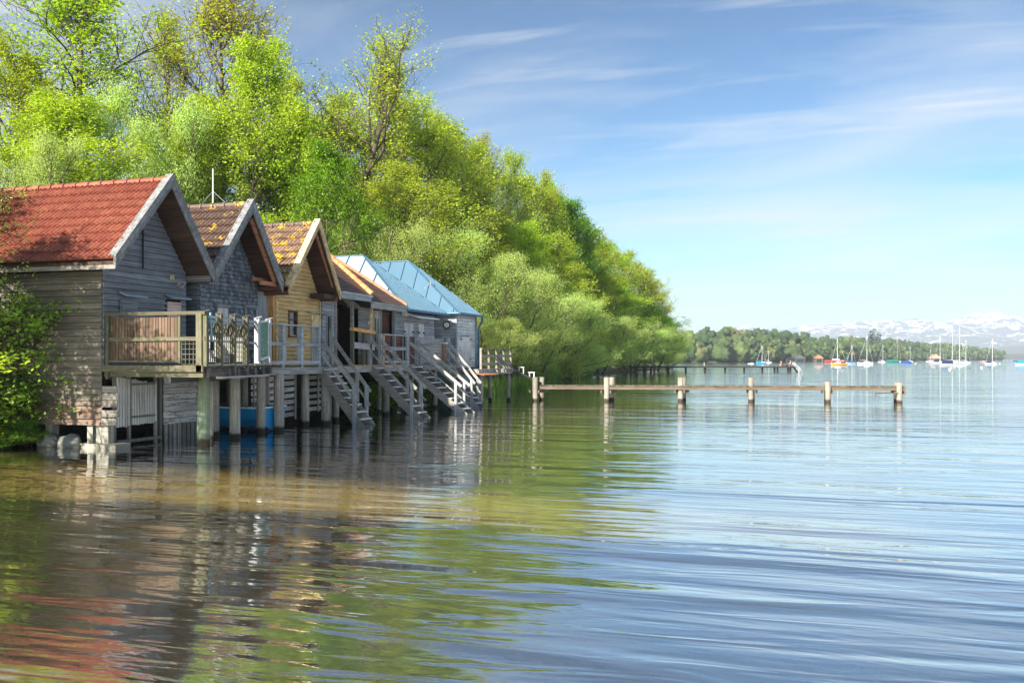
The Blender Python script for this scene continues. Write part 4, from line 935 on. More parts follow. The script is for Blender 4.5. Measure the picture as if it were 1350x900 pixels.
mb = MB(); mb.cyl((-15.6, 37.75, 4.2+0.5), (-15.6, 37.75, 5.5), 0.02, n=6); mb.beam((-15.6, 37.75, 5.4), (-16.6, 37.55, 4.5), 0.02, 0.02); mb.build('snow_guard', M_palemetal, H6)
mb = MB(); mb.box(-15.4, -14.2, 37.5, 38.9, -0.3, 1.45); mb.build('base', plain('blue_steel', (0.20, 0.33, 0.42), 0.5, nz=0.2), H6)

# flagpole / antenna behind house 2
an = empty('antenna_mast', (-15.45, 21.6, 6.1), 'thin white antenna mast with guy wires on the shingled boathouse ridge', 'antenna')
mb = MB(); mb.cyl((-15.45, 21.63, 6.15), (-15.45, 21.63, 7.27), 0.022, 0.014, n=8); mb.build('mast', M_white, an)
mb = MB()
for dx in (-0.5, 0.55): mb.cyl((-15.45, 21.63, 6.65), (-15.45+dx, 21.63, 6.18), 0.006, n=5)
mb.build('guy_wire', M_palemetal, an)

# ------------------------------------------------------------------ decks, railings, pilings
def piling(parent, u, v, z1, r=0.12, mat=None, lean=0.0):
    mb = MB(); mb.cyl((u, v, -1.3), (u+rng.uniform(-lean, lean), v+rng.uniform(-lean, lean), z1), r*1.05, r*0.95, 14, wob=0.006); return mb.build('piling', mat or m_pile, parent, True)
def planks(a, b, c_, d, z, along='u', bw=0.13, th=0.035):
    mb = MB(); x = a if along == 'v' else c_
    e = b if along == 'v' else d
    while x < e-0.01:
        y = min(x+bw, e)
        if along == 'v': mb.box(x+0.004, y-0.004, c_+rng.uniform(-.01, .01), d+rng.uniform(-.01, .01), z-th, z)
        else: mb.box(a+rng.uniform(-.01, .01), b+rng.uniform(-.01, .01), x+0.004, y-0.004, z-th, z)
        x = y
    return mb
# deck 1: balcony in front of the first two houses
D1 = empty('balcony', (-13.5, 18.5, 1.8), 'mossy balcony with a brown board screen in front of the red roofed boathouse', 'balcony')
mb = MB()
for i in range(26):
    a = 16.82+i*0.16; fr = -12.30-(a-16.85)*0.23; mb.box(-14.85, fr+rng.uniform(-.01, .01), a, a+0.15, 1.80, 1.84)
mb.build('floor', m_mossh, D1)
F0 = Vector((-12.30, 16.85, 0)); F1 = Vector((-13.2, 20.9, 0)); fd = (F1-F0).normalized()
mb = MB(); mb.box(-14.9, -12.28, 16.84, 16.90, 1.60, 1.795); mb.box(-14.9, -12.25, 16.78, 16.835, 1.72, 1.86); mb.build('edge_beam', m_mossh, D1)
mb = MB()
for i in range(8):
    p = F0+fd*(0.15+i*0.55); mb.beam((-14.9, p.y, 1.70), (p.x+0.12, p.y, 1.70), 0.10, 0.18)
mb.beam(F0+Vector((-0.9, 0, 1.54)), F1+Vector((-0.75, 0, 1.54)), 0.14, 0.14); mb.build('joist', wood((0.07, 0.075, 0.08), 'h'), D1)
mb = MB(); mb.beam(F0+fd*0.7+Vector((0.10, 0, 1.58)), F1+Vector((0.10, -.3, 1.58)), 0.16, 0.05); mb.beam(F0+Vector((0.05, 0, 1.87)), F1+Vector((0.05, 0, 1.87)), 0.10, 0.04); mb.build('ledger', m_grey, D1)
sc = MB(); vboards(sc, 'v', 16.88, -1, -14.75, -12.90, 1.92, 2.93, 0.082, th=0.018, gap=0.012, zj=0.008); sc.build('board_screen', m_brownv, D1)
mb = MB(); mb.beam((-14.85, 16.83, 3.00), (-12.2, 16.83, 3.00), 0.09, 0.075); mb.beam((-14.8, 16.84, 2.44), (-12.22, 16.84, 2.44), 0.05, 0.085); mb.beam((-14.8, 16.84, 1.95), (-12.85, 16.84, 1.95), 0.05, 0.05); mb.build('rail', m_mossh, D1)
mb = MB(); mb.box(-12.42, -12.28, 16.78, 16.90, 1.72, 3.0); mb.box(-12.92, -12.86, 16.83, 16.88, 1.9, 2.98); mb.box(-14.82, -14.74, 16.80, 16.90, 1.55, 3.0, .1); mb.build('rail_post', m_mossv, D1)
def trellis(p0, p1, z0, z1, nx, nz, t=0.012, off=0.0):
    m = MB(); p0 = Vector(p0); p1 = Vector(p1)
    for i in range(nx+1):
        p = p0.lerp(p1, i/nx); m.beam((p.x, p.y, z0), (p.x, p.y, z1), 0.015, t, up=(p1-p0).normalized())
    for k in range(nz+1):
        z = z0+(z1-z0)*k/nz; m.beam((p0.x+.012, p0.y+.012, z), (p1.x+.012, p1.y+.012, z), t, 0.015)
    return m
trellis((-12.84, 16.86, 0), (-12.44, 16.86, 0), 1.88, 2.44, 4, 5).build('trellis', m_mossv, D1)
for i in range(6):
    p = F0+fd*(0.03+i*0.79); low = 1.55 if i in (2, 3) else 1.84
    mb = MB(); mb.beam(p+Vector((0.04, 0, low)), p+Vector((0.04, 0, 3.02+0.0*i)), 0.13, 0.11, up=fd); q = p+Vector((0.04, 0, 3.02)); mb.beam(q+Vector((-.04, -.06, .0)), q+Vector((.05, .07, .045)), 0.15, 0.02)
    mb.build('rail_post', m_mossv if i < 4 else m_bluev, D1)
mb = MB(); mb.beam(F0+Vector((0, 0.1, 2.93)), F1+Vector((0, 0, 2.93)), 0.05, 0.06); mb.beam(F0+Vector((-0.03, 0.1, 2.83)), F1+Vector((-0.03, 0, 2.83)), 0.04, 0.07, .1); mb.beam(F0+Vector((0.0, 0.1, 2.40)), F1+Vector((0, 0, 2.40)), 0.03, 0.05); mb.build('rail', m_blue, D1)
for i in range(3):
    a = F0+fd*(0.12+i*0.79); b_ = F0+fd*(0.72+i*0.79)
    trellis((a.x-0.02, a.y, 0), (b_.x-0.02, b_.y, 0), 1.93, 2.52, 6, 5).build('trellis', m_pale, D1)
    m = MB(); L = (b_-a).length; d_ = (b_-a).normalized()
    for s_ in (0, 0.2, 0.4):
        for sg in (1, -1):
            x0 = s_; x1 = min(s_+0.28, L)
            q0 = a+d_*x0+Vector((-0.04, 0, 2.53 if sg > 0 else 2.80)); q1 = a+d_*x1+Vector((-0.04, 0, 2.80 if sg > 0 else 2.53)); m.beam(q0, q1, 0.016, 0.03)
    m.build('lattice', m_mossv, D1)
a = F0+fd*3.12; b_ = F0+fd*3.87
gb = tag(None, '', '') if False else None
gt = empty('green_board', (a.x, a.y, 1.95), 'green panel with pale marks in a tilted white frame fixed to the balcony', 'board')
m_gr, t, bs, o = newmat('green_panel'); vo = nn(t, 'ShaderNodeTexNoise', Scale=11.0, Detail=2.0); t.links.new(ncoord(t, (1, 1, 1.4)), vo.inputs['Vector'])
t.links.new(mixrgb(t, ramp(t, vo.outputs['Fac'], 0.63, 0.68), (0.035, 0.16, 0.095), (0.30, 0.42, 0.34)), bs.inputs['Base Color']); bs.inputs['Roughness'].default_value = 0.5
mb = MB(); mb.prism([a+Vector((.05, 0, 1.98)), b_+Vector((.05, 0, 2.08)), b_+Vector((.05, 0, 2.96)), a+Vector((.05, 0, 2.90))], (0.02, 0, 0)); mb.build('panel', m_gr, gt)
mb = MB(); mb.beam(a+Vector((.08, 0, 1.96)), b_+Vector((.08, 0, 2.06)), 0.03, 0.05); mb.beam(a+Vector((.08, 0, 2.92)), b_+Vector((.08, 0, 2.98)), 0.03, 0.04); mb.beam(a+Vector((.08, 0, 1.96)), a+Vector((.08, 0, 2.92)), 0.04, 0.03); mb.beam(b_+Vector((.08, 0, 2.06)), b_+Vector((.08, 0, 2.98)), 0.03, 0.03); mb.build('frame', m_whitew, gt)
# blue scrubbing brush leaning on the trellis
br = empty('long_brush', (-12.36, 17.15, 2.3), 'light blue long handled brush leaning on the balcony trellis', 'brush')
pb = F0+fd*0.34
mb = MB(); mb.cyl(pb+Vector((.08, 0, 2.36)), pb+Vector((.03, 0, 3.02)), 0.017, n=8); mb.build('handle', plain('light_blue_plastic', (0.16, 0.48, 0.70), 0.4), br)
mb = MB(); mb.box(pb.x+.05, pb.x+.12, pb.y-.03, pb.y+.03, 2.18, 2.38); mb.build('head', M_black, br)
for (u, v, z, r, mt) in ((-13.29, 18.25, 1.6, .15, m_pileg), (-13.45, 19.74, 1.55, .135, m_pile), (-13.88, 21.55, 1.6, .125, m_pile), (-14.30, 20.1, 1.55, .11, m_pile), (-14.6, 21.9, 1.6, .10, m_pile), (-15.4, 21.3, 1.6, .10, m_pile), (-15.6, 22.6, 1.6, .09, m_pile), (-14.7, 23.05, 1.6, .09, m_pile), (-13.6, 18.95, 1.45, .055, m_pile)):
    piling(D1, u, v, z, r, mt, 0.02)

def deck(name, label, u0, u1, v0, v1, z, mats=(m_mossh, m_grey), pil=()):
    r = empty(name, ((u0+u1)/2, (v0+v1)/2, z), label, 'deck')
    planks(u0, u1, v0, v1, z, 'u').build('floor', mats[0], r)
    mb = MB(); mb.box(u1-0.02, u1+0.035, v0, v1, z-0.24, z-0.04); mb.box(u0, u1, v0+0.0, v0+0.05, z-0.24, z-0.04); mb.build('edge_beam', mats[1], r)
    mb = MB(); y = v0+0.3
    while y < v1: mb.beam((u0, y, z-0.14), (u1-0.03, y, z-0.14), 0.06, 0.18); y += 0.6
    mb.build('joist', m_greyh, r)
    for p in pil: piling(r, *p)
    return r
def rail(parent, p0, p1, heights, n, top, mat, bottom=0.0, pw=0.08, hh=0.09, side=0.045):
    p0 = Vector(p0); p1 = Vector(p1); d = (p1-p0).normalized()
    for i in range(n+1):
        q = p0.lerp(p1, i/n); mb = MB(); mb.beam(q+Vector((0, 0, bottom)), q+Vector((0, 0, top)), pw, pw, up=d); mb.build('rail_post', mat, parent)
    for h in heights:
        mb = MB(); o_ = Vector((side, 0, 0)); mb.beam(p0+o_+Vector((0, 0, h)), p1+o_+Vector((0, 0, h)), 0.03, hh); mb.build('rail', mat, parent)
    mb = MB(); mb.beam(p0+Vector((0.01, 0, top+.02)), p1+Vector((0.01, 0, top+.02)), 0.12, 0.04); mb.build('rail', mat, parent)
D2 = deck('deck', 'grey railed deck in front of the yellow boathouse', -14.85, -13.72, 21.2, 26.5, 1.80, pil=((-13.72, 22.2, 1.6, .15), (-14.05, 24.2, 1.6, .115), (-13.66, 24.75, 1.6, .15), (-14.1, 26.2, 1.6, .10), (-14.7, 25.2, 1.6, .10), (-14.8, 27.0, 1.6, .1)))
rail(D2, (-13.75, 21.4, 1.8), (-13.75, 24.45, 1.8), (0.10, 0.62), 3, 1.14, m_blue, -0.05, 0.10)
rail(D2, (-14.75, 21.35, 1.8), (-13.75, 21.35, 1.8), (0.40, 0.95), 1, 1.08, m_mossh, 0.0, 0.08)
mb = MB()
for a in (22.35, 23.3, 24.1): mb.box(-13.81, -13.78, a, a+0.34, 1.85, 2.95)
mb.build('screen_board', m_bluev, D2)
# horizontal slat gate under deck 2
lg = empty('slat_fence', (-14.9, 23.7, 0.3), 'pale slatted fence hanging under the deck of the yellow boathouse', 'fence')
mb = MB()
for k in range(7):
    z = 0.28+k*0.19
    mb.beam((-14.8, 22.5, z-0.04), (-14.8, 24.9, z+0.04), 0.025, 0.13)
mb.build('slat', m_paleh, lg)
mb = MB()
for a in (22.55, 23.3, 24.1, 24.8): mb.box(-14.78, -14.75, a, a+0.07, 0.15, 1.60)
mb.build('batten', m_pale, lg)
lg2 = empty('slat_fence', (-14.9, 26.0, 0.3), 'pale slatted fence half hidden behind the first lake stairs', 'fence')
mb = MB()
for k in range(6): mb.beam((-14.8, 25.4, 0.4+k*0.2), (-14.8, 27.0, 0.42+k*0.2), 0.025, 0.12)
mb.build('slat', m_pale, lg2)
mb = MB()
for a in (25.4, 26.2, 26.9): mb.box(-14.78, -14.75, a, a+0.07, 0.3, 1.6)
mb.build('batten', m_pale, lg2)

D3 = deck('deck', 'deck with new orange topped rails in front of the brown tiled boathouses', -14.85, -13.86, 26.7, 31.9, 1.80, (m_orange, m_grey), pil=((-13.95, 27.3, 1.6, .10), (-13.95, 29.6, 1.6, .12), (-14.6, 28.4, 1.6, .1), (-13.95, 31.4, 1.6, .10), (-14.7, 30.6, 1.6, .09)))
for (a, mt) in ((26.95, m_mossv), (27.75, m_mossv), (28.3, m_mossv), (29.25, m_pinel), (30.2, m_grey), (31.1, m_whitew)):
    mb = MB(); mb.box(-13.98, -13.88, a, a+0.10, 1.6, 2.95-(0.1 if a > 29 else 0)); mb.build('rail_post', mt, D3)
mb = MB(); mb.beam((-13.86, 26.8, 2.98), (-13.86, 28.45, 2.90), 0.14, 0.10); mb.build('rail', m_orange, D3, label='new orange brown hand rail')
mb = MB(); mb.beam((-13.86, 27.0, 2.45), (-13.86, 28.5, 2.40), 0.03, 0.20); mb.build('rail', m_grey, D3)
mb = MB(); mb.beam((-13.86, 29.2, 2.86), (-13.86, 31.2, 2.86), 0.12, 0.05); mb.beam((-13.84, 29.3, 2.38), (-13.84, 31.15, 2.38), 0.03, 0.12); mb.beam((-13.84, 29.3, 1.90), (-13.84, 31.15, 1.90), 0.03, 0.08); mb.build('rail', m_blue, D3)
mb = MB(); mb.box(-13.94, -13.80, 31.1, 31.32, 1.55, 2.92); mb.build('rail_post', m_blue, D3)
mb = MB(); lap_wall(mb, 'u', -14.05, 1, 1.78, 2.86, lambda z: (29.35, 32.6), 0.12); mb.build('screen', m_brownh, D3)
D4 = deck('deck', 'deck with a pale grey board screen in front of the pale roofed boathouse', -14.85, -13.90, 31.95, 36.6, 1.80, (m_greyh, m_grey), pil=((-13.98, 32.6, 1.6, .08), (-13.98, 34.3, 1.6, .09), (-14.6, 33.4, 1.6, .08), (-13.98, 36.2, 1.6, .10)))
mb = MB(); lap_wall(mb, 'u', -13.94, 1, 1.84, 2.84, lambda z: (32.62, 33.68), 0.13, jit=0); lap_wall(mb, 'u', -13.94, 1, 1.84, 2.82, lambda z: (33.70, 34.85), 0.13, jit=0); mb.build('screen', m_grey, D4)
mb = MB(); mb.box(-13.98, -13.84, 34.9, 35.06, 1.7, 2.62); so2 = mb.build('rail_post', m_soffit2, D4); mb = MB(); mb.box(-14.05, -13.76, 34.82, 35.16, 2.62, 2.68); mb.build('cap', m_whitew, so2)
# end platform
D5 = deck('platform', 'open platform with grey rails at the far end of the boathouses', -14.2, -13.0, 36.7, 41.6, 1.56, (m_greyh, m_grey), pil=((-13.2, 37.6, 1.4, .12), (-13.1, 41.4, 1.4, .09), (-14.0, 41.3, 1.4, .09), (-14.0, 39.5, 1.4, .1)))
rail(D5, (-13.03, 37.2, 1.56), (-13.03, 41.5, 1.56), (0.22, 0.58), 4, 0.88, m_greyh, -0.2, 0.09, 0.12)
for a in (38.9, 39.3, 39.7):
    mb = MB(); mb.beam((-13.0, a, 1.60+0.5), (-12.55, a+0.2, 1.52), 0.08, 0.08); mb.build('brace', m_greyh, D5)
mb = MB(); mb.beam((-13.0, 38.7, 1.46), (-12.45, 38.7, 1.46), 0.1, 0.1); mb.beam((-13.0, 40.0, 1.46), (-12.45, 40.0, 1.46), 0.1, 0.1); mb.beam((-12.5, 38.6, 1.54), (-12.5, 40.1, 1.54), 0.1, 0.06); mb.build('outrigger', m_greyh, D5)
mb = MB(); mb.prism([(-13.9, 36.3, 1.52), (-12.6, 36.4, 1.30), (-12.55, 38.2, 1.30), (-13.9, 38.2, 1.52)], (0, 0, 0.03)); mb.build('ramp', m_soffit2, D5)

# lake stairs
def stairs(v0, v1, ut, ubt, zt=1.80, label='', rails=True, nst=9, mat=m_grey):
    r = empty('lake_stairs', (ubt, (v0+v1)/2, 0.0), label, 'stairs')
    d = Vector((ubt-ut, 0, -zt-0.12)); L = d.length
    for vv in (v0, v1):
        mb = MB(); mb.beam(Vector((ut-0.05, vv, zt-0.08)), Vector((ut, vv, zt-0.08))+d, 0.045, 0.26); mb.build('stringer', m_greyh if vv == v0 else m_grey, r)
    for i in range(nst):
        f = (i+0.6)/nst; p = Vector((ut, 0, zt))+d*f; mb = MB(); mb.box(p.x-0.05, p.x+0.16, v0+0.03, v1-0.03, p.z-0.005, p.z+0.03); mb.build('tread', m_whitew, r)
        mb = MB(); mb.box(p.x+0.161, p.x+0.175, v0+0.03, v1-0.03, p.z-0.01, p.z+0.034, 1.0) 
    if rails:
        for vv, pb in ((v0-0.05, 0.80), (v1+0.05, 0.80)):
            for h, w_ in ((0.92, 0.10), (0.50, 0.05)):
                p0 = Vector((ut-0.02, vv, zt+h)); p1 = p0+d*0.90; mb = MB(); mb.beam(p0, p1, 0.05, w_); mb.build('hand_rail', mat, r)
            q = Vector((ut, vv, zt))+d*pb; mb = MB(); mb.beam((q.x, vv, -0.9), (q.x, vv, q.z+0.93), 0.09, 0.09, up=(0, 1, 0)); mb.build('rail_post', m_bluev, r)
            mb = MB(); mb.beam((ut, vv, zt-0.2), (ut, vv, zt+1.08), 0.11, 0.11, up=(0, 1, 0)); mb.build('rail_post', m_bluev, r)
    return r
stairs(24.60, 25.30, -13.80, -12.30, label='nearest steep wooden stairs running down into the lake, beside the yellow boathouse', nst=9)
stairs(28.25, 28.95, -13.90, -11.95, label='second lake stairs from the left, below the orange hand rail', nst=9)
stairs(31.35, 32.15, -13.90, -11.45, label='third lake stairs from the left, wide stringer and a long sloping hand rail', nst=10)
stairs(35.10, 35.75, -14.00, -12.35, label='farthest lake stairs, ending beside the blue steel base', nst=9)

# gangway down to the jetty
gw = empty('gangway', (-12.3, 41.9, 0.8), 'narrow black steel gangway from the platform down to the jetty', 'gangway')
mb = MB(); mb.beam((-13.0, 41.55, 1.52), (-11.7, 42.2, 0.82), 0.05, 0.10); mb.beam((-12.85, 41.2, 1.52), (-11.6, 41.8, 0.82), 0.05, 0.10); mb.build('beam', M_black, gw)
mb = MB()
for t_ in (0.25, 0.6):
    p = Vector((-13.0, 41.55, 1.52)).lerp(Vector((-11.7, 42.2, 0.82)), t_); mb.box(p.x-.02, p.x+.02, p.y-.02, p.y+.02, p.z, p.z+.26); mb.box(p.x+.20, p.x+.24, p.y-.02, p.y+.02, p.z-.1, p.z+.24); mb.box(p.x-.06, p.x+.26, p.y-.03, p.y+.03, p.z+.24, p.z+.28)
mb.build('hand_hold', m_whitew, gw)

bw_ = empty('light_block_wall', (-17.6, 27, 0), 'dark stone wall added at the back beneath the boathouses to block daylight', 'wall')  # added wall, closes the bright gaps beneath the houses
mb = MB()
for i in range(15):
    for k in range(4): mb.box(-17.9, -17.5+rng.uniform(-.03, .03), 17.2+i*1.38, 17.2+i*1.38+1.36, -0.3+k*0.47, -0.3+k*0.47+0.455)
mb.build('stone', plain('light_block_stone', (0.05, 0.048, 0.042), 0.95, nz=0.4, bump=0.02), bw_)  # body of the added wall that blocks daylight beneath the houses
# ------------------------------------------------------------------ jetty
ca, sa = math.cos(R(17.35)), math.sin(R(17.35))
def cw(x, d): return Vector((x*ca-d*sa, x*sa+d*ca, 0))
m_jet = wood((0.19, 0.175, 0.15), 'v', None, 0.10, 0.3, waterline=True)
m_jetb = wood((0.085, 0.068, 0.05), 'h', None, 0.25, 0.5)
J = empty('jetty', cw(8.5, 41.8), 'long narrow plank jetty on six pairs of posts reaching out into the lake', 'jetty')
JP = [(706, 43.0, 1.14), (800, 42.8, 1.14), (897, 42.6, 1.14), (990, 42.2, 1.14), (1091, 41.6, .96), (1186, 41.2, .94)]
pts = [cw((p-675)/1200*d, d) for p, d, _ in JP]; dirj = (pts[-1]-pts[0]).normalized(); back = Vector((-dirj.y, dirj.x, 0)); back = Vector((0, 1, 0))
for i, (p, d, zt) in enumerate(JP):
    q = pts[i]
    for k in (0, 1):
        mb = MB(); qq = q+back*1.15*k; mb.cyl((qq.x, qq.y, -2.2), (qq.x+rng.uniform(-.02, .02), qq.y, zt-(0.02*k)), 0.135, 0.125, 14, wob=0.012); mb.build('post', m_jet, J, True)
    mb = MB(); o_ = dirj*0.0
    for s_ in (-0.21, 0.21):
        a = q+dirj*s_+Vector((0, -0.25, 0.47)); b_ = q+dirj*s_+back*1.4+Vector((0, 0, 0.47)); mb.beam(a, b_, 0.07, 0.13)
    mb.build('cross_beam', m_jetb, J)
a = pts[0]+Vector((0, 0, 0.63)); b_ = pts[-1]+dirj*0.28+Vector((0, 0, 0.63))
for k in (0.19, 0.92):
    mb = MB(); mb.beam(a+back*k, b_+back*k, 0.09, 0.125); mb.build('long_beam', m_jetb, J)
mb = MB(); Lj = (b_-a).length; x = 0
while x < Lj:
    c0 = a+dirj*(x+0.055)+Vector((0, 0, 0.105+rng.uniform(-.004, .004))); mb.beam(c0+back*0.14, c0+back*0.98, 0.105, 0.04); x += 0.125
mb.build('plank', wood((0.11, 0.085, 0.065), 'd', None, 0.1, 0.8), J)
mb = MB(); q = pts[-1]-dirj*0.45; mb.beam(q+Vector((-.6*dirj.x, -.6*dirj.y-.1, 0.45)), q+Vector((dirj.x*.4, dirj.y*.4-.1, 0.45)), 0.04, 0.05); mb.beam(q-dirj*0.6+Vector((0, -.1, .28)), q-dirj*0.6+Vector((0, -.1, .55)), 0.06, 0.06, up=(0, 1, 0)); mb.build('mooring_bracket', m_jetb, J)

# ------------------------------------------------------------------ blue boat under the balcony
def rowboat():
    r = empty('rowing_boat', (-15.6, 22.2, 0.05), 'bright blue open boat moored among the pilings under the balcony', 'boat')
    L = 3.6; B = 1.35; n = 14; k = 9; P = []; Q = []
    for i in range(n):
        t = i/(n-1); x = -13.85-L*t; wv = B/2*(0.86+0.14*math.sin(math.pi*min(1, t*1.3+.2)))*(1-max(0, (t-0.45)/0.55)**2.2); wv = max(wv, 0.015); sh = 0.55+0.16*max(0, t-.3)**1.5; sh += 0.10; kz = 0.06+0.3*max(0, t-.7)**1.6*3
        for j in range(k):
            s_ = (j/(k-1)-0.5)*2; yy = wv*(abs(s_)**0.75)*math.copysign(1, s_) if s_ else 0; zz = kz+(sh-kz)*(abs(s_)**2.6)
            P.append((x, 22.15+yy, zz)); Q.append((x, 22.15+yy*0.93, zz+0.035+(0 if abs(s_) > .99 else .01)))
    mb = MB(); mb.grid(P, k, n); mb.poly([P[j] for j in range(k)]); mb.build('hull', plain('blue_hull_paint', (0.02, 0.26, 0.58), 0.3, nz=0.2), r, False)
    mb = MB(); mb.grid(Q, k, n); mb.build('hull_inside', plain('boat_inside', (0.10, 0.30, 0.42), 0.6), r)
    mb = MB()
    for j in (0, k-1):
        for i in range(n-1): mb.beam(Vector(P[i*k+j])+Vector((0, 0, .02)), Vector(P[(i+1)*k+j])+Vector((0, 0, .02)), 0.06, 0.04, .7)
    mb.beam(Vector(P[0])+Vector((0, 0, .02)), Vector(P[k-1])+Vector((0, 0, .02)), 0.06, 0.04, .7); mb.build('gunwale', M_white, r)
    mb = MB()
    for x in (-14.7, -15.9): mb.box(x-.12, x+.12, 21.6, 22.7, 0.36, 0.39)
    mb.build('thwart', m_grey, r)
    mb = MB(); mb.cyl((-14.9, 22.1, -.2), (-14.9, 22.1, .3), .04, n=8)
rowboat()

# ------------------------------------------------------------------ bank details: boulders, steps of wood, shrubs
M_rock = plain('grey_boulder', (0.17, 0.17, 0.165), 0.85, nz=0.35, scale=4, bump=0.04)
M_rockr = plain('reddish_stone', (0.15, 0.07, 0.045), 0.7, nz=0.5, scale=3, bump=0.03)
def rock(name, label, u, v, z, sx, sy, sz, mat, cat='rock', group=None, seed=0, rz=None):
    import bmesh
    bm = bmesh.new(); bmesh.ops.create_icosphere(bm, subdivisions=3, radius=1)
    for q in bm.verts:
        n_ = mnoise.noise(q.co*1.3+Vector((seed*3.1, 0, 0)))*0.35+mnoise.noise(q.co*3.2+Vector((seed, 5, 0)))*0.12; q.co *= 1+n_
        q.co.z = max(q.co.z, -0.7); q.co = Vector((q.co.x*sx, q.co.y*sy, q.co.z*sz))
    me = bpy.data.meshes.new(name); bm.to_mesh(me); bm.free(); me.polygons.foreach_set('use_smooth', [True]*len(me.polygons)); me.materials.append(mat)
    o = bpy.data.objects.new(name, me); col.objects.link(o); o.location = (u, v, z); o.rotation_euler = (0, 0, rng.uniform(-.4, .4) if rz is None else rz); tag(o, label, cat, group); return o
rock('boulder', 'rounded grey boulder on the bank just left of the corner footing', -15.72, 16.72, 0.10, 0.27, 0.22, 0.20, M_rock, seed=1)
rock('boulder', 'dark grey boulder left of the rounded one, beneath the red stained boards', -16.35, 16.78, 0.10, 0.27, 0.24, 0.20, M_rock, seed=2)
rock('boulder', 'long flat stone half hidden by plants at the left edge of the bank', -17.3, 16.5, 0.22, 0.42, 0.26, 0.14, M_rock, seed=3)
rr = random.Random(3)
k = 0
for i in range(18):
    d = rr.uniform(5.4, 8.2); x = rr.uniform(-4.6, -1.6)*d/6.5; p = cw(x, d); z = float(land_z(np.array(p.x), np.array(p.y)))
    rock('submerged_stone', 'flat reddish stone on the lake bed showing through the shallow foreground water', p.x, p.y, z+0.03, rr.uniform(.25, .6), rr.uniform(.16, .3), rr.uniform(.06, .12), M_rockr, 'stone', 'stones under the foreground water', seed=i+10, rz=R(17)+rr.uniform(-.2, .2))
M_blossom = plain('white_blossom', (0.80, 0.80, 0.74), 0.7, nz=0.05)
def shrub(u, v, H, Rad, label, z=None, flowers=0, cam=True, kind='shrub', name='shrub', rz=None):
    o = place_tree(kind, u, v, H, Rad, name, label, 'shrub', None, z=z, rz=rz)
    if flowers:
        mb = MB(); s_ = o.scale
        for i in range(flowers):
            an = nr.uniform(0, 6.28); t = nr.uniform(0.15, 0.95); rr_ = Rad*math.sin(math.pi*min(.95, t*0.8+.15))*nr.uniform(.8, 1.05)
            c = Vector((u+rr_*math.cos(an), v+rr_*math.sin(an), o.location.z+H*t))
            for q in range(9):
                e = c+Vector((nr.normal(0, .035), nr.normal(0, .035), nr.normal(0, .02))); mb.cyl(e, e+Vector((0, -0.012, .02)), .02, .012, 5)
        f = mb.build('blossom', M_blossom, None); f.parent = o; f.matrix_parent_inverse = o.matrix_basis.inverted()
    return o
bpy.context.view_layer.update()
shrub(-18.1, 15.9, 3.3, 1.25, 'large white flowering shrub leaning against the side wall of the first boathouse', flowers=40, rz=0.4)
shrub(-17.7, 15.9, 1.2, 0.75, 'low flowering shrub below the large flowering one, by the bank edge', flowers=12, rz=1.0)
shrub(-16.75, 16.45, 0.55, 0.16, 'slim leafy shoot climbing in front of the red stained boards', z=0.08)
for (u, v, h, r_, l) in ((-17.55, 16.2, .42, .45, 'ferny tuft at the left edge of the bank'), (-17.1, 16.35, .38, .35, 'low green plant beside the flat stone'), (-16.7, 16.5, .34, .28, 'small plant at the foot of the climbing shoot'), (-17.0, 16.1, .30, .4, 'trailing plant dipping into the water')):
    shrub(u, v, h, r_, l, z=0.03)
for (u, v, h, r_, l) in ((-15.6, 30.6, 1.1, .8, 'green undergrowth below the second pair of stairs'), (-15.3, 33.4, 1.2, .8, 'bushy weeds under the board screen'), (-16.0, 35.3, 1.3, .9, 'undergrowth beneath the pale roofed boathouse'), (-15.0, 37.0, 1.0, .6, 'weeds beside the blue steel base')):
    shrub(u, v, h, r_, l, z=-0.05)
# branch of an olive tree hanging over the red roof
place_tree('maple2', -17.1, 10.4, 7.6, 2.8, 'shade_tree', 'small out of view maple added on the left bank to shade the nearest boathouse', 'tree')  # unseen tree, added to shade the first side wall and the balcony screen
place_tree('lime', -23.4, 9.6, 9.0, 2.8, 'shade_tree', 'out of view lime tree added for shade, farther left than the small maple', 'tree')  # second unseen tree on the left, added for the same shade
place_tree('twig', -19.8, 14.7, 6.3, 2.75, 'overhanging_tree', 'grey green tree whose twigs hang over the left part of the red roof', 'tree')
place_tree('conifer', -26.0, 15.6, 12.5, 2.6, 'dark_tree', 'dark tree with its branch tips just entering the left edge above the red roof', 'tree')
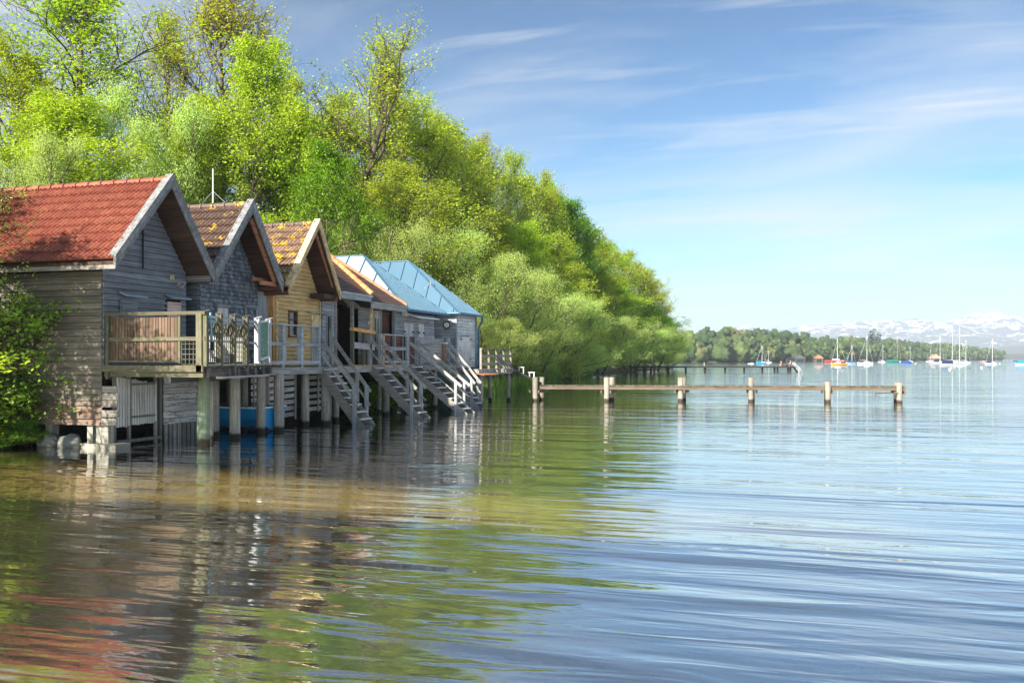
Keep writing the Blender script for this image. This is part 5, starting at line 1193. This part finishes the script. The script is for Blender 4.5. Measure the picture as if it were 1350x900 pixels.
# reeds and grass on the bank beyond the platform
def reeds():
    C = []
    for i in range(2800):
        v = nr.uniform(42, 100); s_ = abs(nr.normal(0, 1))*0.7; u = float(shore(v))+0.7-s_; C.append((u, v, float(land_z(np.array(u), np.array(v)))))
    C = np.array(C); C[:, 2] = np.maximum(C[:, 2], -0.25); n = len(C); h = nr.uniform(.35, 1.1, n); a = nr.uniform(0, 3.14, n); w_ = 0.02+nr.uniform(0, .025, n)
    dx = np.stack([np.cos(a)*w_, np.sin(a)*w_, np.zeros(n)], 1); tip = np.stack([nr.normal(0, .12, n), nr.normal(0, .12, n), h], 1); mid = tip*np.array([.35, .35, .6])
    v = np.stack([C-dx, C+dx, C+mid+dx*.7, C+tip, C+mid-dx*.7], 1).reshape(-1, 3)
    me = bpy.data.meshes.new('bank_grass'); me.from_pydata(v.tolist(), [], [tuple(range(5*i, 5*i+5)) for i in range(n)])
    at = me.attributes.new('rnd', 'FLOAT', 'FACE'); at.data.foreach_set('value', nr.uniform(0, 1, n).astype(np.float32)); me.materials.append(leafmat('bank_grass', (0.07, 0.15, 0.03), (0.22, 0.33, 0.08), 0.4))
    o = bpy.data.objects.new('bank_grass', me); col.objects.link(o); tag(o, 'reeds and grass fringing the bank beyond the platform', 'grass'); o['kind'] = 'stuff'
reeds()

# ------------------------------------------------------------------ far jetty with two people
def far_jetty():
    r = empty('far_jetty', cw(30, 137), 'distant low jetty with a stair rail at its lakeward end', 'jetty')
    D = 137.0; px = lambda p: cw((p-675)/1200*D, D)
    a = px(815); b = px(1046); d = (b-a).normalized(); md = plain('dark_tarred_wood', (0.015, 0.015, 0.016), 0.8)
    mb = MB(); mb.beam(a+Vector((0, 0, .80)), b+Vector((0, 0, .80)), 1.2, 0.24); mb.build('deck', md, r)
    for p in (832, 858, 881, 904, 930, 956, 981, 1005, 1021, 1025, 1039, 1042):
        q = px(p); mb = MB(); mb.cyl((q.x, q.y, -2.5), (q.x, q.y, .74), .15, n=8); mb.build('post', md, r)
    mb = MB(); q = px(928); mb.cyl((q.x, q.y+.6, 0), (q.x, q.y+.6, 1.45), .09, n=8); mb.build('post', m_pile, r)
    mb = MB(); e = px(1052); mb.beam(b+Vector((0, 0, .8)), e+Vector((0, 0, -.1)), .7, .12)
    mb.build('steps', md, r)
    mb = MB()
    for off in (-.4, .5):
        o_ = Vector((-d.y, d.x, 0))*off; mb.beam(b+o_+Vector((0, 0, 1.5)), px(1057)+o_+Vector((0, 0, .1)), .05, .05); mb.beam(b+o_+Vector((0, 0, .8)), b+o_+Vector((0, 0, 1.5)), .05, .05, up=(0, 1, 0)); mb.beam(px(1052)+o_+Vector((0, 0, -.4)), px(1052)+o_+Vector((0, 0, .75)), .05, .05, up=(0, 1, 0))
    mb.build('hand_rail', m_whitew, r)
    return d, px
dj, pxj = far_jetty()
M_skin = plain('skin', (0.50, 0.30, 0.21), 0.6, nz=0.06)
def skinned(name, verts, edges, radii, mat, parent=None, loc=(0, 0, 0), rz=0, sub=2):
    me = bpy.data.meshes.new(name); me.from_pydata(verts, edges, []); me.materials.append(mat)
    o = bpy.data.objects.new(name, me); col.objects.link(o); o.location = loc; o.rotation_euler = (0, 0, rz)
    s_ = o.modifiers.new('skin', 'SKIN'); s_.use_smooth_shade = True
    for i, r_ in enumerate(radii):
        me.skin_vertices[0].data[i].radius = (r_, r_)
    me.skin_vertices[0].data[0].use_root = True
    m = o.modifiers.new('sub', 'SUBSURF'); m.levels = sub; m.render_levels = sub
    if parent: o.parent = parent
    return o
def person(loc, rz, lean, label, shirt, trousers, hairc, knees=True):
    r = empty('person', loc, label, 'person', rz=rz)
    # faces +X locally, seated on z=0
    L = lean
    ch = (-0.45*math.sin(L), 0, 0.12+0.42*math.cos(L)); nk = (-0.55*math.sin(L), 0, 0.12+0.53*math.cos(L)); hd = (nk[0]-0.03+0.04, 0, nk[2]+0.10); hd2 = (hd[0]+0.01, 0, hd[2]+0.11)
    kx, kz, fx, fz = (0.38, 0.36, 0.62, 0.03) if knees else (0.46, 0.10, 0.90, 0.03)
    V = [(0, 0, .12), ch, nk, hd, hd2]; E = [(0, 1), (1, 2), (2, 3), (3, 4)]; Rr_ = [.135, .145, .055, .085, .075]
    for s_ in (1, -1):
        b = len(V); V += [(0.02, .09*s_, .10), (kx, .12*s_, kz), (fx-.06, .12*s_, fz+.03), (fx+.12, .13*s_, fz+.02)]; E += [(0, b), (b, b+1), (b+1, b+2), (b+2, b+3)]; Rr_ += [.10, .062, .045, .035]
        b = len(V); sh = (ch[0]-.01, .19*s_, ch[2]+.05); hb = (-0.5, .24*s_, .04) if not knees else (0.28, .16*s_, .30)
        el = ((sh[0]+hb[0])/2-.06, .25*s_, (sh[2]+hb[2])/2-(0 if not knees else .05)); V += [sh, el, hb, (hb[0]+(.07 if knees else -.06), hb[1], hb[2])]; E += [(1, b), (b, b+1), (b+1, b+2), (b+2, b+3)]; Rr_ += [.058, .042, .032, .028]
    skinned('body', V, E, Rr_, M_skin, r)
    skinned('shirt', [(0, 0, .13), ch, (nk[0]*.97, 0, nk[2]-.05), (ch[0]-.01, .19, ch[2]+.05), (ch[0]-.01, -.19, ch[2]+.05), ((ch[0]-.05), .245, ch[2]-.1), ((ch[0]-.05), -.245, ch[2]-.1)], [(0, 1), (1, 2), (1, 3), (1, 4), (3, 5), (4, 6)], [.15, .16, .08, .075, .075, .06, .06], shirt, r)
    skinned('trousers', [(0, 0, .12), (0.02, .09, .10), (kx, .12, kz), (fx-.1, .12, fz+.08), (0.02, -.09, .10), (kx, -.12, kz), (fx-.1, -.12, fz+.08)], [(0, 1), (1, 2), (2, 3), (0, 4), (4, 5), (5, 6)], [.15, .115, .078, .06, .115, .078, .06], trousers, r)
    skinned('hair', [(hd[0]-.03, 0, hd[2]+.08), (hd2[0]-.02, 0, hd2[2]+.02), (hd[0]-.06, 0, hd[2]-.02)], [(0, 1), (0, 2)], [.095, .08, .06], hairc, r)
    return r
q = pxj(1033); person((q.x, q.y, 0.89), math.atan2(dj.y, dj.x), 0.75, 'person in dark clothes lying back on the far jetty', plain('dark_cloth', (0.03, 0.03, 0.04), .9), plain('dark_trousers', (.03, .035, .05), .9), plain('fair_hair', (.35, .25, .14), .8), False)
q = pxj(1041.5); person((q.x, q.y, 0.89), math.atan2(dj.y, dj.x)+math.pi, 0.15, 'person sitting upright in a dark shirt at the end of the far jetty', plain('navy_cloth', (0.03, 0.04, 0.09), .9), plain('grey_trousers', (.06, .06, .08), .9), plain('red_hair', (.25, .10, .05), .8), True)
# gull
q = pxj(873)
gl_ = empty('gull', (q.x, q.y, 0.89), 'white gull standing on the shoreward part of the far jetty', 'bird')
skinned('body', [(0, 0, .22), (.16, 0, .26), (.22, 0, .36), (-.2, 0, .20), (-.34, 0, .19), (.30, 0, .37)], [(0, 1), (1, 2), (0, 3), (3, 4), (2, 5)], [.09, .07, .055, .055, .02, .015], M_white, gl_)
mb = MB(); mb.cyl(q+Vector((0, .03, .89)), q+Vector((0, .03, 1.08)), .01, n=5); mb.cyl(q+Vector((0, -.03, .89)), q+Vector((0, -.03, 1.08)), .01, n=5); mb.build('leg', m_orange, gl_)

# ------------------------------------------------------------------ boats on the far water
HP = {}
def hullmat(c): 
    if c not in HP: HP[c] = plain('hull_paint', c, 0.35, nz=0.06)
    return HP[c]
M_mast = plain('alloy_mast', (0.55, 0.57, 0.60), 0.4, 0.5); M_mastw = plain('wood_mast', (0.45, 0.25, 0.12), 0.5); M_canv = {}
def boat(px, py, L, mast, hull, cover, label, d=None, rz=0.0, kind='sail', mastmat=None, group=None, dx=0.45):
    d = d or 2400.0/(py-473); p = cw((px-675)/1200*d, d); L *= 0.85; cover = cover and tuple(c*0.6 for c in cover)
    nm = 'sailboat' if mast else 'motorboat'
    r = empty(nm, (p.x, p.y, 0), label, 'boat', group)
    a = R(17.35)+rz; c_, s_ = math.cos(a), math.sin(a)
    def T(x, y, z): return (p.x+x*c_-y*s_, p.y+x*s_+y*c_, z)
    n, k = 12, 7; P = []; B = L*0.32; fb = 0.105*L
    for i in range(n):
        t = i/(n-1); x = -L/2+L*t; wv = B/2*(math.sin(math.pi*(0.25+0.75*t))**0.7 if t < .98 else 0.02); sh = fb*(1+0.25*(t-.4)**2*2)
        for j in range(k):
            q = (j/(k-1)-.5)*2; P.append(T(x*(1 if abs(q) > .5 else .94), wv*(abs(q)**.6)*(1 if q > 0 else -1) if q else 0, -0.15+(sh+.15)*abs(q)**1.8))
    mb = MB(); mb.grid(P, k, n); mb.poly([P[j] for j in range(k)]); mb.build('hull', hullmat(hull), r, True)
    mb = MB(); 
    for i in range(n-1): mb.poly([P[i*k], P[i*k+k-1], P[(i+1)*k+k-1], P[(i+1)*k]])
    mb.build('deck', hullmat((0.48, 0.48, 0.46)), r)
    if kind != 'tarp':
        x0, x1, h = -L*.08, L*.24, fb*.75
        mb = MB(); b0 = [T(x0, -B*.28, fb), T(x0, B*.28, fb), T(x1+.3, B*.16, fb), T(x1+.3, -B*.16, fb)]; t0 = [T(x0, -B*.24, fb+h), T(x0, B*.24, fb+h), T(x1, B*.12, fb+h*.8), T(x1, -B*.12, fb+h*.8)]
        bb = len(mb.v); mb.v += b0+t0; mb.f += [(4, 5, 6, 7), (0, 4, 7, 3), (1, 2, 6, 5), (0, 1, 5, 4), (2, 3, 7, 6)]; mb.r += [.5]*5; mb.build('cabin', hullmat((0.5, 0.51, 0.53)), r)
    if cover:
        mb = MB(); hh = fb+L*(.13 if kind != 'canopy' else .24)
        if kind == 'canopy': x0, x1 = -L*.42, L*.30
        elif kind == 'tarp': x0, x1 = -L*.48, L*.40
        else: x0, x1 = -L*.46, -L*.02
        ridge = [T(x0+(.1*L if kind != 'canopy' else .22*L), 0, hh), T(x1-.05*L, 0, hh*(1.0 if kind != 'canopy' else .98))]
        sl = [T(x0, -B*.40, fb+.03), T(x1, -B*.40, fb+.03)]; sr = [T(x0, B*.40, fb+.03), T(x1, B*.40, fb+.03)]
        up = .55 if kind == 'canopy' else .25
        ml = [tuple(Vector(s).lerp(Vector(q), .35)+Vector((0, 0, up*(hh-fb)))) for s, q in zip(sl, ridge)]; mr = [tuple(Vector(s).lerp(Vector(q), .35)+Vector((0, 0, up*(hh-fb)))) for s, q in zip(sr, ridge)]
        for A_, B_ in ((sl, ml), (ml, ridge), (ridge, mr), (mr, sr)): mb.poly([A_[0], A_[1], B_[1], B_[0]])
        mb.poly([sl[0], ml[0], ridge[0], mr[0], sr[0]]); mb.poly([sl[1], ml[1], ridge[1], mr[1], sr[1]]); mb.build('cover', hullmat(cover), r)
    if mast:
        mx = L*.10; mb = MB(); mb.cyl(T(mx, 0, fb), T(mx-.05, 0, mast), .085, .05, 6); mo = mb.build('mast', mastmat or M_mast, r)
        mb = MB(); mb.cyl(T(mx, 0, mast*.97), T(L*.48, 0, fb), .02, n=4); mb.cyl(T(mx, 0, mast*.97), T(-L*.48, 0, fb), .02, n=4); mb.cyl(T(mx, 0, mast*.6), T(mx, B*.45, fb), .015, n=4); mb.build('stay', M_mast, r)
        mb = MB(); mb.cyl(T(mx, 0, fb+.9), T(-L*.36, 0, fb+.85), .09, n=6); mb.build('boom', hullmat(cover) if cover else M_mast, r)
    return r
WH = (.52, .53, .55); BL = (.02, .16, .42); NV = (.02, .04, .14); TQ = (.03, .30, .45); GN = (.02, .22, .18)
boat(1003.5, 479.2, 5.2, 7.8, (.03, .25, .50), TQ, 'blue sailboat with a turquoise cover moored left of the far jetty end', rz=.1)
boat(990, 479.6, 3.0, 0, WH, None, 'tiny white dinghy just left of the turquoise covered sailboat', kind='open')
boat(1012, 477.8, 5, 6.2, WH, None, 'small white sailboat half hidden behind the turquoise covered one', d=470)
boat(1106, 481.2, 6.2, 8.6, (.45, .25, .04), None, 'yellow hulled sailboat, leftmost of the moored fleet', rz=math.pi+.05)
boat(1122, 479.6, 5.4, 7.6, WH, BL, 'white sailboat with a blue tarpaulin just right of the yellow one', kind='tarp', rz=.3)
boat(1141, 479.8, 7.2, 11.0, (.62, .66, .70), None, 'large white sailboat with a tall mast right of the blue tarpaulin', rz=.05)
boat(1163, 476.9, 6.0, 11, WH, None, 'white sailboat far off between the large white and the green covered boat', d=560)
boat(1177, 478.1, 8.6, 0, (.03, .20, .18), GN, 'long boat under a green cover', kind='tarp', rz=.1)
boat(1182, 476.9, 7.0, 17.5, WH, None, 'sailboat with a wooden coloured mast behind the green covered boat', d=600, mastmat=M_mastw)
boat(1195, 479, 5.6, 0, (.04, .10, .32), (.03, .10, .40), 'boat under a royal blue cover right of the green covered one', kind='tarp')
boat(1199, 476.8, 5.6, 10.5, WH, None, 'distant white sailboat behind the royal blue cover', d=610)
boat(1226, 476.6, 6.5, 9, WH, None, 'distant white boat in front of the pavilion', d=640)
boat(1238, 479.6, 6.2, 13.0, WH, NV, 'white sailboat left of the navy canopy boat', d=420)
boat(1250, 481.4, 5.4, 0, (.50, .49, .46), NV, 'motorboat with a tall navy canopy in the middle of the right cluster', kind='canopy', rz=.0)
boat(1254, 479.6, 7.2, 17.5, WH, None, 'white sailboat with the tallest mast right behind the navy canopy', d=430)
boat(1263, 480, 7.4, 14.0, (.55, .60, .62), (.50, .55, .60), 'grey hulled sailboat with a raked mast right of the navy canopy', rz=.1)
boat(1272, 479.2, 6.2, 11.0, WH, None, 'white sailboat at the right of the navy canopy cluster', d=420)
boat(1296, 476.8, 5.0, 0, (.60, .22, .06), None, 'small orange boat near the tip of the far wood', d=620, kind='open')
boat(1307, 480, 5.6, 9.8, WH, NV, 'white sailboat with a navy cover standing alone at the right', rz=.1)
boat(1339, 476.2, 5.0, 0, (.03, .08, .28), (.03, .10, .30), 'distant dark blue covered boat near the right edge', d=750, kind='tarp')
boat(1348, 480.8, 5.5, 0, WH, TQ, 'white motorboat cut by the right edge of the picture', kind='canopy')
boat(1100, 477.0, 14, 0, (.45, .06, .04), None, 'long red barge by the far shore behind the yellow sailboat', d=560, kind='open')
M_by = plain('buoy_yellow', (.75, .5, .08), .5); M_bw = plain('buoy_white', (.8, .8, .8), .5); M_bo = plain('buoy_orange', (.7, .3, .1), .5); M_bd = plain('buoy_dark', (.05, .05, .06), .6)
BU = [(1254, 485, M_by, 'yellow'), (1252, 487, M_bw, 'white'), (1294, 485, M_bw, 'white'), (1207, 479.5, M_bw, 'white'), (1279, 485.5, M_bd, 'dark'), (1219, 485, M_bd, 'dark'), (1235, 485, M_bd, 'dark'), (1261, 485, M_bd, 'dark'), (1305, 485, M_bd, 'dark'), (1318, 479.5, M_bw, 'white'), (1338, 479.5, M_bd, 'dark'), (1218, 478.5, M_bd, 'dark')]
for (px, py, mt, cn) in BU:
    d = 2400.0/(py-473); p = cw((px-675)/1200*d, d); s_ = .22 if cn != 'dark' else .16
    b = empty('buoy', (p.x, p.y, 0), {'yellow': 'yellow mooring buoy in front of the navy canopy boat', 'white': 'small white mooring buoy floating among the moored boats', 'dark': 'small dark mooring buoy floating among the moored boats'}[cn], 'buoy', 'mooring buoys')
    mb = MB(); mb.cyl((p.x, p.y, -.1), (p.x, p.y, s_*.4), s_*.7, s_, 10); mb.cyl((p.x, p.y, s_*.4), (p.x, p.y, s_*1.3), s_, s_*.45, 10); mb.build('float', mt, b, True)
    mb = MB(); mb.cyl((p.x, p.y, s_*1.3), (p.x, p.y, s_*1.7), .03, n=6); mb.build('ring', M_bd, b)
# far boathouses
def fhouse(px, d, wd, dp, h, rh, wallc, roofc, label, rz=0.0, open_=True):
    p = cw((px-675)/1200*d, d); r = empty('far_boathouse', (p.x, p.y, .3), label, 'boathouse'); a = R(17.35)+rz; c_, s_ = math.cos(a), math.sin(a)
    def T(x, y, z): return (p.x+x*c_-y*s_, p.y+x*s_+y*c_, z)
    mb = MB(); mb.prism([T(-wd/2, 0, -.3), T(wd/2, 0, -.3), T(wd/2, dp, -.3), T(-wd/2, dp, -.3)], (0, 0, h+.3)); mb.build('wall', hullmat(wallc), r)
    mb = MB(); o_ = .5; mb.prism([T(-wd/2-o_, -o_, h-.15), T(0, -o_, h+rh), T(wd/2+o_, -o_, h-.15)], Vector(T(0, dp, 0))-Vector(T(0, -2*o_, 0))); mb.build('roof', hullmat(roofc), r)
    if open_: mb = MB(); mb.prism([T(-wd*.35, -.04, 0), T(wd*.35, -.04, 0), T(wd*.35, -.04, h*.72), T(-wd*.35, -.04, h*.72)], Vector(T(0, .05, 0))-Vector(T(0, 0, 0))); mb.build('door', M_dark, r)
fhouse(1055, 590, 6.5, 8, 2.6, 2.0, (.04, .05, .06), (.07, .08, .10), 'dark gabled boathouse on the far shore right of the far jetty people')
fhouse(1041, 600, 5.0, 8, 2.2, 1.6, (.04, .05, .06), (.06, .07, .08), 'low dark boathouse left of the dark gabled one on the far shore')
fhouse(1080, 640, 5.5, 6, 2.6, 2.2, (.10, .09, .08), (.40, .17, .10), 'small red roofed hut on the far shore left of the red barge')
fhouse(1234.5, 960, 9.5, 8, 2.8, 4.2, (.12, .10, .10), (.50, .26, .16), 'salmon roofed pavilion on the far shore behind the moored boats')
for (px, d, H, r_, l) in ((1152, 880, 31, 3.4, 'tall dark conifer standing above the far wood'), (1147.5, 890, 28.7, 2.2, 'thin dark conifer left of the tall one on the far wood'), (1158, 890, 28, 2.6, 'lower dark conifer right of the tall one on the far wood'), (976, 640, 22.5, 2.4, 'dark conifer poking above the left part of the far wood'), (1005, 660, 23, 2.2, 'pair-less dark conifer on the far wood above the jetty end'), (1012, 665, 23.5, 2.2, 'dark conifer beside another above the jetty end')):
    p = cw((px-675)/1200*d, d); place_tree('pine', p.x, p.y, H-6, r_, 'far_conifer', l, 'tree', z=6.0)
